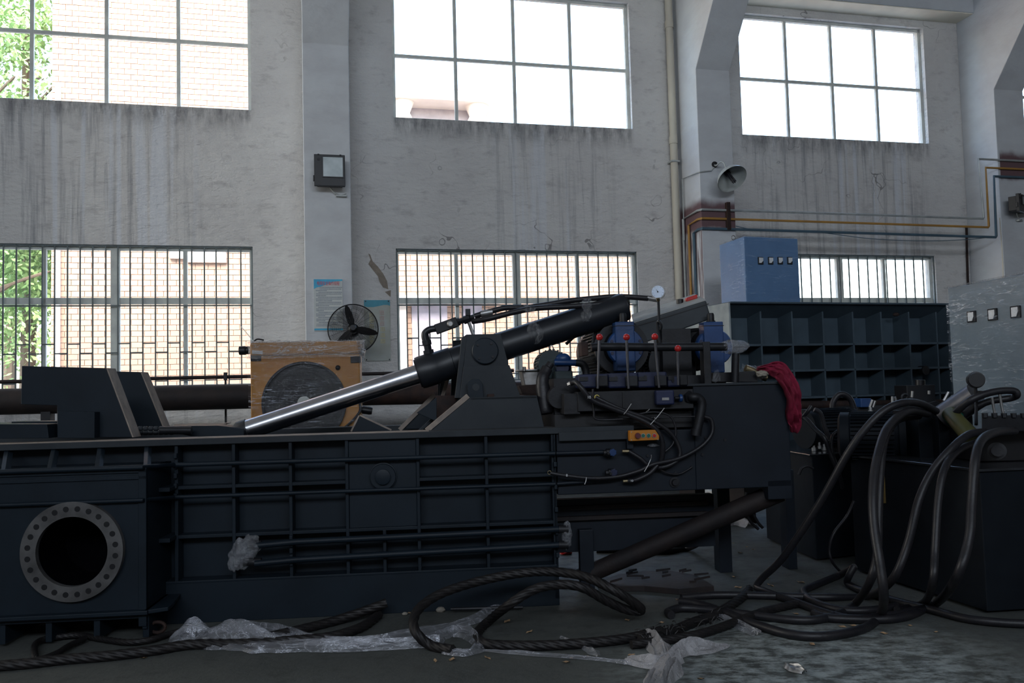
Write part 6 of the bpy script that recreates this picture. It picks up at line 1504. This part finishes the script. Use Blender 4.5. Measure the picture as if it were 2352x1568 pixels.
filmstrip([(560, 1438, .06, .04), (640, 1456, .05, .04), (720, 1476, .05, .04), (860, 1474, .05, .03), (980, 1452, .075, .03), (1080, 1430, .06, .02), (1140, 1402, .04, .02), (1180, 1388, .02, .01)], 'film_scrap', 'twisted strip of film reaching back toward the press foot', seed=5)
filmstrip([(1000, 1490, .03, .02), (1010, 1468, .05, .05), (1045, 1458, .06, .06), (1085, 1468, .05, .06), (1102, 1490, .04, .04), (1070, 1505, .04, .03), (1020, 1500, .03, .02)], 'film_scrap', 'pale knotted ring of film around the end of the big rope loop', seed=7, n=12)
filmstrip([(1110, 1496, .012, .01), (1200, 1503, .03, .012), (1300, 1510, .03, .012), (1400, 1520, .016, .012), (1470, 1530, .03, .02)], 'film_scrap', 'thin string of film stretched from the knot to the torn heap', seed=9, n=8)
filmstrip([(1478, 1466, .06, .03), (1505, 1484, .07, .05), (1525, 1512, .08, .07), (1530, 1545, .09, .08), (1510, 1580, .08, .06), (1490, 1610, .05, .04)], 'film_scrap', 'white torn heap of film at the bottom of the frame', seed=12, n=22, m=FILMW)
filmstrip([(1520, 1530, .04, .03), (1560, 1505, .05, .05), (1600, 1498, .07, .04), (1640, 1492, .05, .03), (1672, 1484, .02, .01)], 'film_scrap', 'ragged film arm spreading right from the torn heap', seed=15, n=14, m=FILMW)
filmstrip([(1440, 1520, .03, .02), (1480, 1530, .05, .04), (1520, 1532, .07, .06), (1560, 1520, .05, .04)], 'film_scrap', 'creased film band wound round the torn heap', seed=17, n=12, m=FILMW)
filmstrip([(1625, 1408, .02, .02), (1660, 1425, .04, .03), (1700, 1442, .05, .02), (1745, 1462, .04, .01)], 'film_scrap', 'fan of clear film beside the wire rope splice', seed=21, n=12)
filmstrip([(1340, 1490, .02, .01), (1362, 1500, .04, .015), (1375, 1510, .01, .01)], 'film_scrap', 'faint shred of film beyond the stretched string', seed=23, n=8)
filmstrip([(1288, 1464, .01, .01), (1302, 1474, .03, .015), (1318, 1482, .01, .01)], 'film_scrap', 'small shred of film left of the stiff rope', seed=25, n=8)
fo = filmstrip([(1808, 1532, .025, .02), (1828, 1540, .045, .03), (1848, 1548, .02, .02)], 'foil_wrapper', 'small crumpled silvery wrapper on the open floor', seed=31, n=14, m=STEEL, grp='litter on the floor'); fo['category'] = 'wrapper'

# ---- leaves and grit
lm = bpy.data.meshes.new('dry_leaf')
lv = [(-.03, 0, .003), (-.012, .014, .010), (.012, .016, .006), (.032, .003, .012), (.014, -.013, .004), (-.010, -.015, .009), (0, 0, .002)]
lm.from_pydata(lv, [], [(0, 1, 6), (1, 2, 6), (2, 3, 6), (3, 4, 6), (4, 5, 6), (5, 0, 6)]); lm.materials.append(LEAF)
lp = [(1165, 1428), (1350, 1508), (1450, 1505), (1505, 1350), (1535, 1355), (1560, 1378), (1440, 1425), (1000, 1518), (1038, 1516), (1120, 1512), (1312, 1512), (1300, 1522), (1216, 1452), (1650, 1240), (1685, 1248), (1700, 1270), (1715, 1256), (1730, 1262), (1790, 1290), (1778, 1306), (1770, 1345), (1840, 1338), (1790, 1425), (1828, 1410), (1752, 1370), (1684, 1325), (1615, 1385), (1555, 1325), (1600, 1340), (1595, 1360), (1375, 1236), (1405, 1238), (1438, 1242), (1545, 1246), (1580, 1250), (1520, 1430), (2030, 1455), (2090, 1437), (2150, 1452), (1935, 1440), (1960, 1438), (1695, 1350), (345, 1505), (330, 1512), (940, 1408), (1760, 1330), (1660, 1260), (1865, 1480), (1610, 1560), (1640, 1216)]
rr = random.Random(9)
for k, (x, y) in enumerate(lp):
    o = bpy.data.objects.new('dry_leaf', lm); C.objects.link(o); o.location = FL(x, y, .002); o.rotation_euler = (rr.uniform(-.2, .2), rr.uniform(-.15, .15), rr.uniform(0, 6.3))
    s_ = rr.uniform(.6, 1.15); o.scale = (s_, s_, s_)
    tag(o, 'small dry brown leaf lying on the dark concrete floor', 'leaf', 'dry leaves scattered over the floor')
def stone(x, y, s_, label):
    b_ = MB(); c = FL(x, y, s_ * .4); tmp = bmesh.new(); bmesh.ops.create_icosphere(tmp, subdivisions=2, radius=s_)
    vs = [v.co * (1 + .35 * mnoise.noise(v.co * (3 / s_) * .4 + Vector((x, y, 0)))) for v in tmp.verts]; vs = [Vector((v.x, v.y, v.z * .55)) + c for v in vs]
    b_.add(vs, [tuple(v.index for v in f.verts) for f in tmp.faces]); tmp.free()
    tag(b_.build('stone', M('stone_%d' % x, (.30, .27, .23)), smooth=True), label, 'stone', 'small stones by the press')
stone(1012, 1400, .035, 'pale pebble at the foot of the press, larger one'); stone(958, 1402, .025, 'pale pebble just left of the rope bend'); stone(930, 1409, .022, 'reddish pebble at the foot of the press, smallest')
tag(MB().cyl(F.w(1035, 1391, .1), F.w(1200, 1387, .1), .012, 8).build('loose_bar', DARKST, smooth=True), 'thin dark bar lying along the press foot', 'bar')
o = bpy.data.objects['loose_bar']; o.location.z += .012 - min(v.co.z for v in o.data.vertices)
lump('red_rag', None, FL(1300, 1268, .02), .06, .04, .025, 13, RED, F)
tag(bpy.data.objects['red_rag'], 'crumpled bright red rag on the floor behind the press end', 'rag')
# rotten board with broken surface under the rusty pipe
bd = MB(); pts = [(1372, 1336), (1420, 1318), (1470, 1312), (1530, 1308), (1600, 1320), (1640, 1345), (1560, 1352), (1480, 1345), (1400, 1345)]
nn_ = [FL(x, y, .045) for x, y in pts]; bd.prism(nn_, [Vector((p.x, p.y, .0)) for p in nn_])
tag(bd.build('broken_board', RUSTD, bev=.004), 'dark rotten board with splintered edge lying under the leaning pipe', 'board')
sp_ = MB(); 
for k in range(14):
    p = FL(rr.uniform(1400, 1600), rr.uniform(1312, 1340), .05); d = Vector((rr.uniform(.04, .14), rr.uniform(-.03, .03), rr.uniform(0, .02)))
    sp_.prism([p, p + d, p + d + Vector((0, .008, .006)), p + Vector((0, .014, .008))], [q + Vector((0, 0, .008)) for q in (p, p + d, p + d + Vector((0, .008, .006)), p + Vector((0, .014, .008)))])
tag(sp_.build('wood_splinters', RUSTD, kind='stuff'), 'splinters on the rotten board', 'splinters')

# white slab added as the window-lit floor beyond the gap; a film scrap
a, b = FL(1636, 1146), FL(1712, 1146)
tag(MB().add([Vector((p.x, p.y + k, z)) for z in (0.0, .10) for k, p in ((0, a), (0, b), (.5, b), (.5, a))], [(0, 3, 2, 1), (4, 5, 6, 7), (0, 1, 5, 4), (1, 2, 6, 5), (2, 3, 7, 6), (3, 0, 4, 7)]).build('lit_floor_slab', M('lit_floor_white', (.85, .85, .8), None, .8), bev=.01), 'white slab added for the lit floor glimpsed through the gap under the tank', 'slab')
filmstrip([(1655, 1210, .05, .04), (1690, 1204, .10, .08), (1725, 1212, .08, .05)], 'film_scrap', 'pale film scrap far under the oil tank by the hanging cables', seed=41, n=12, m=FILMW)
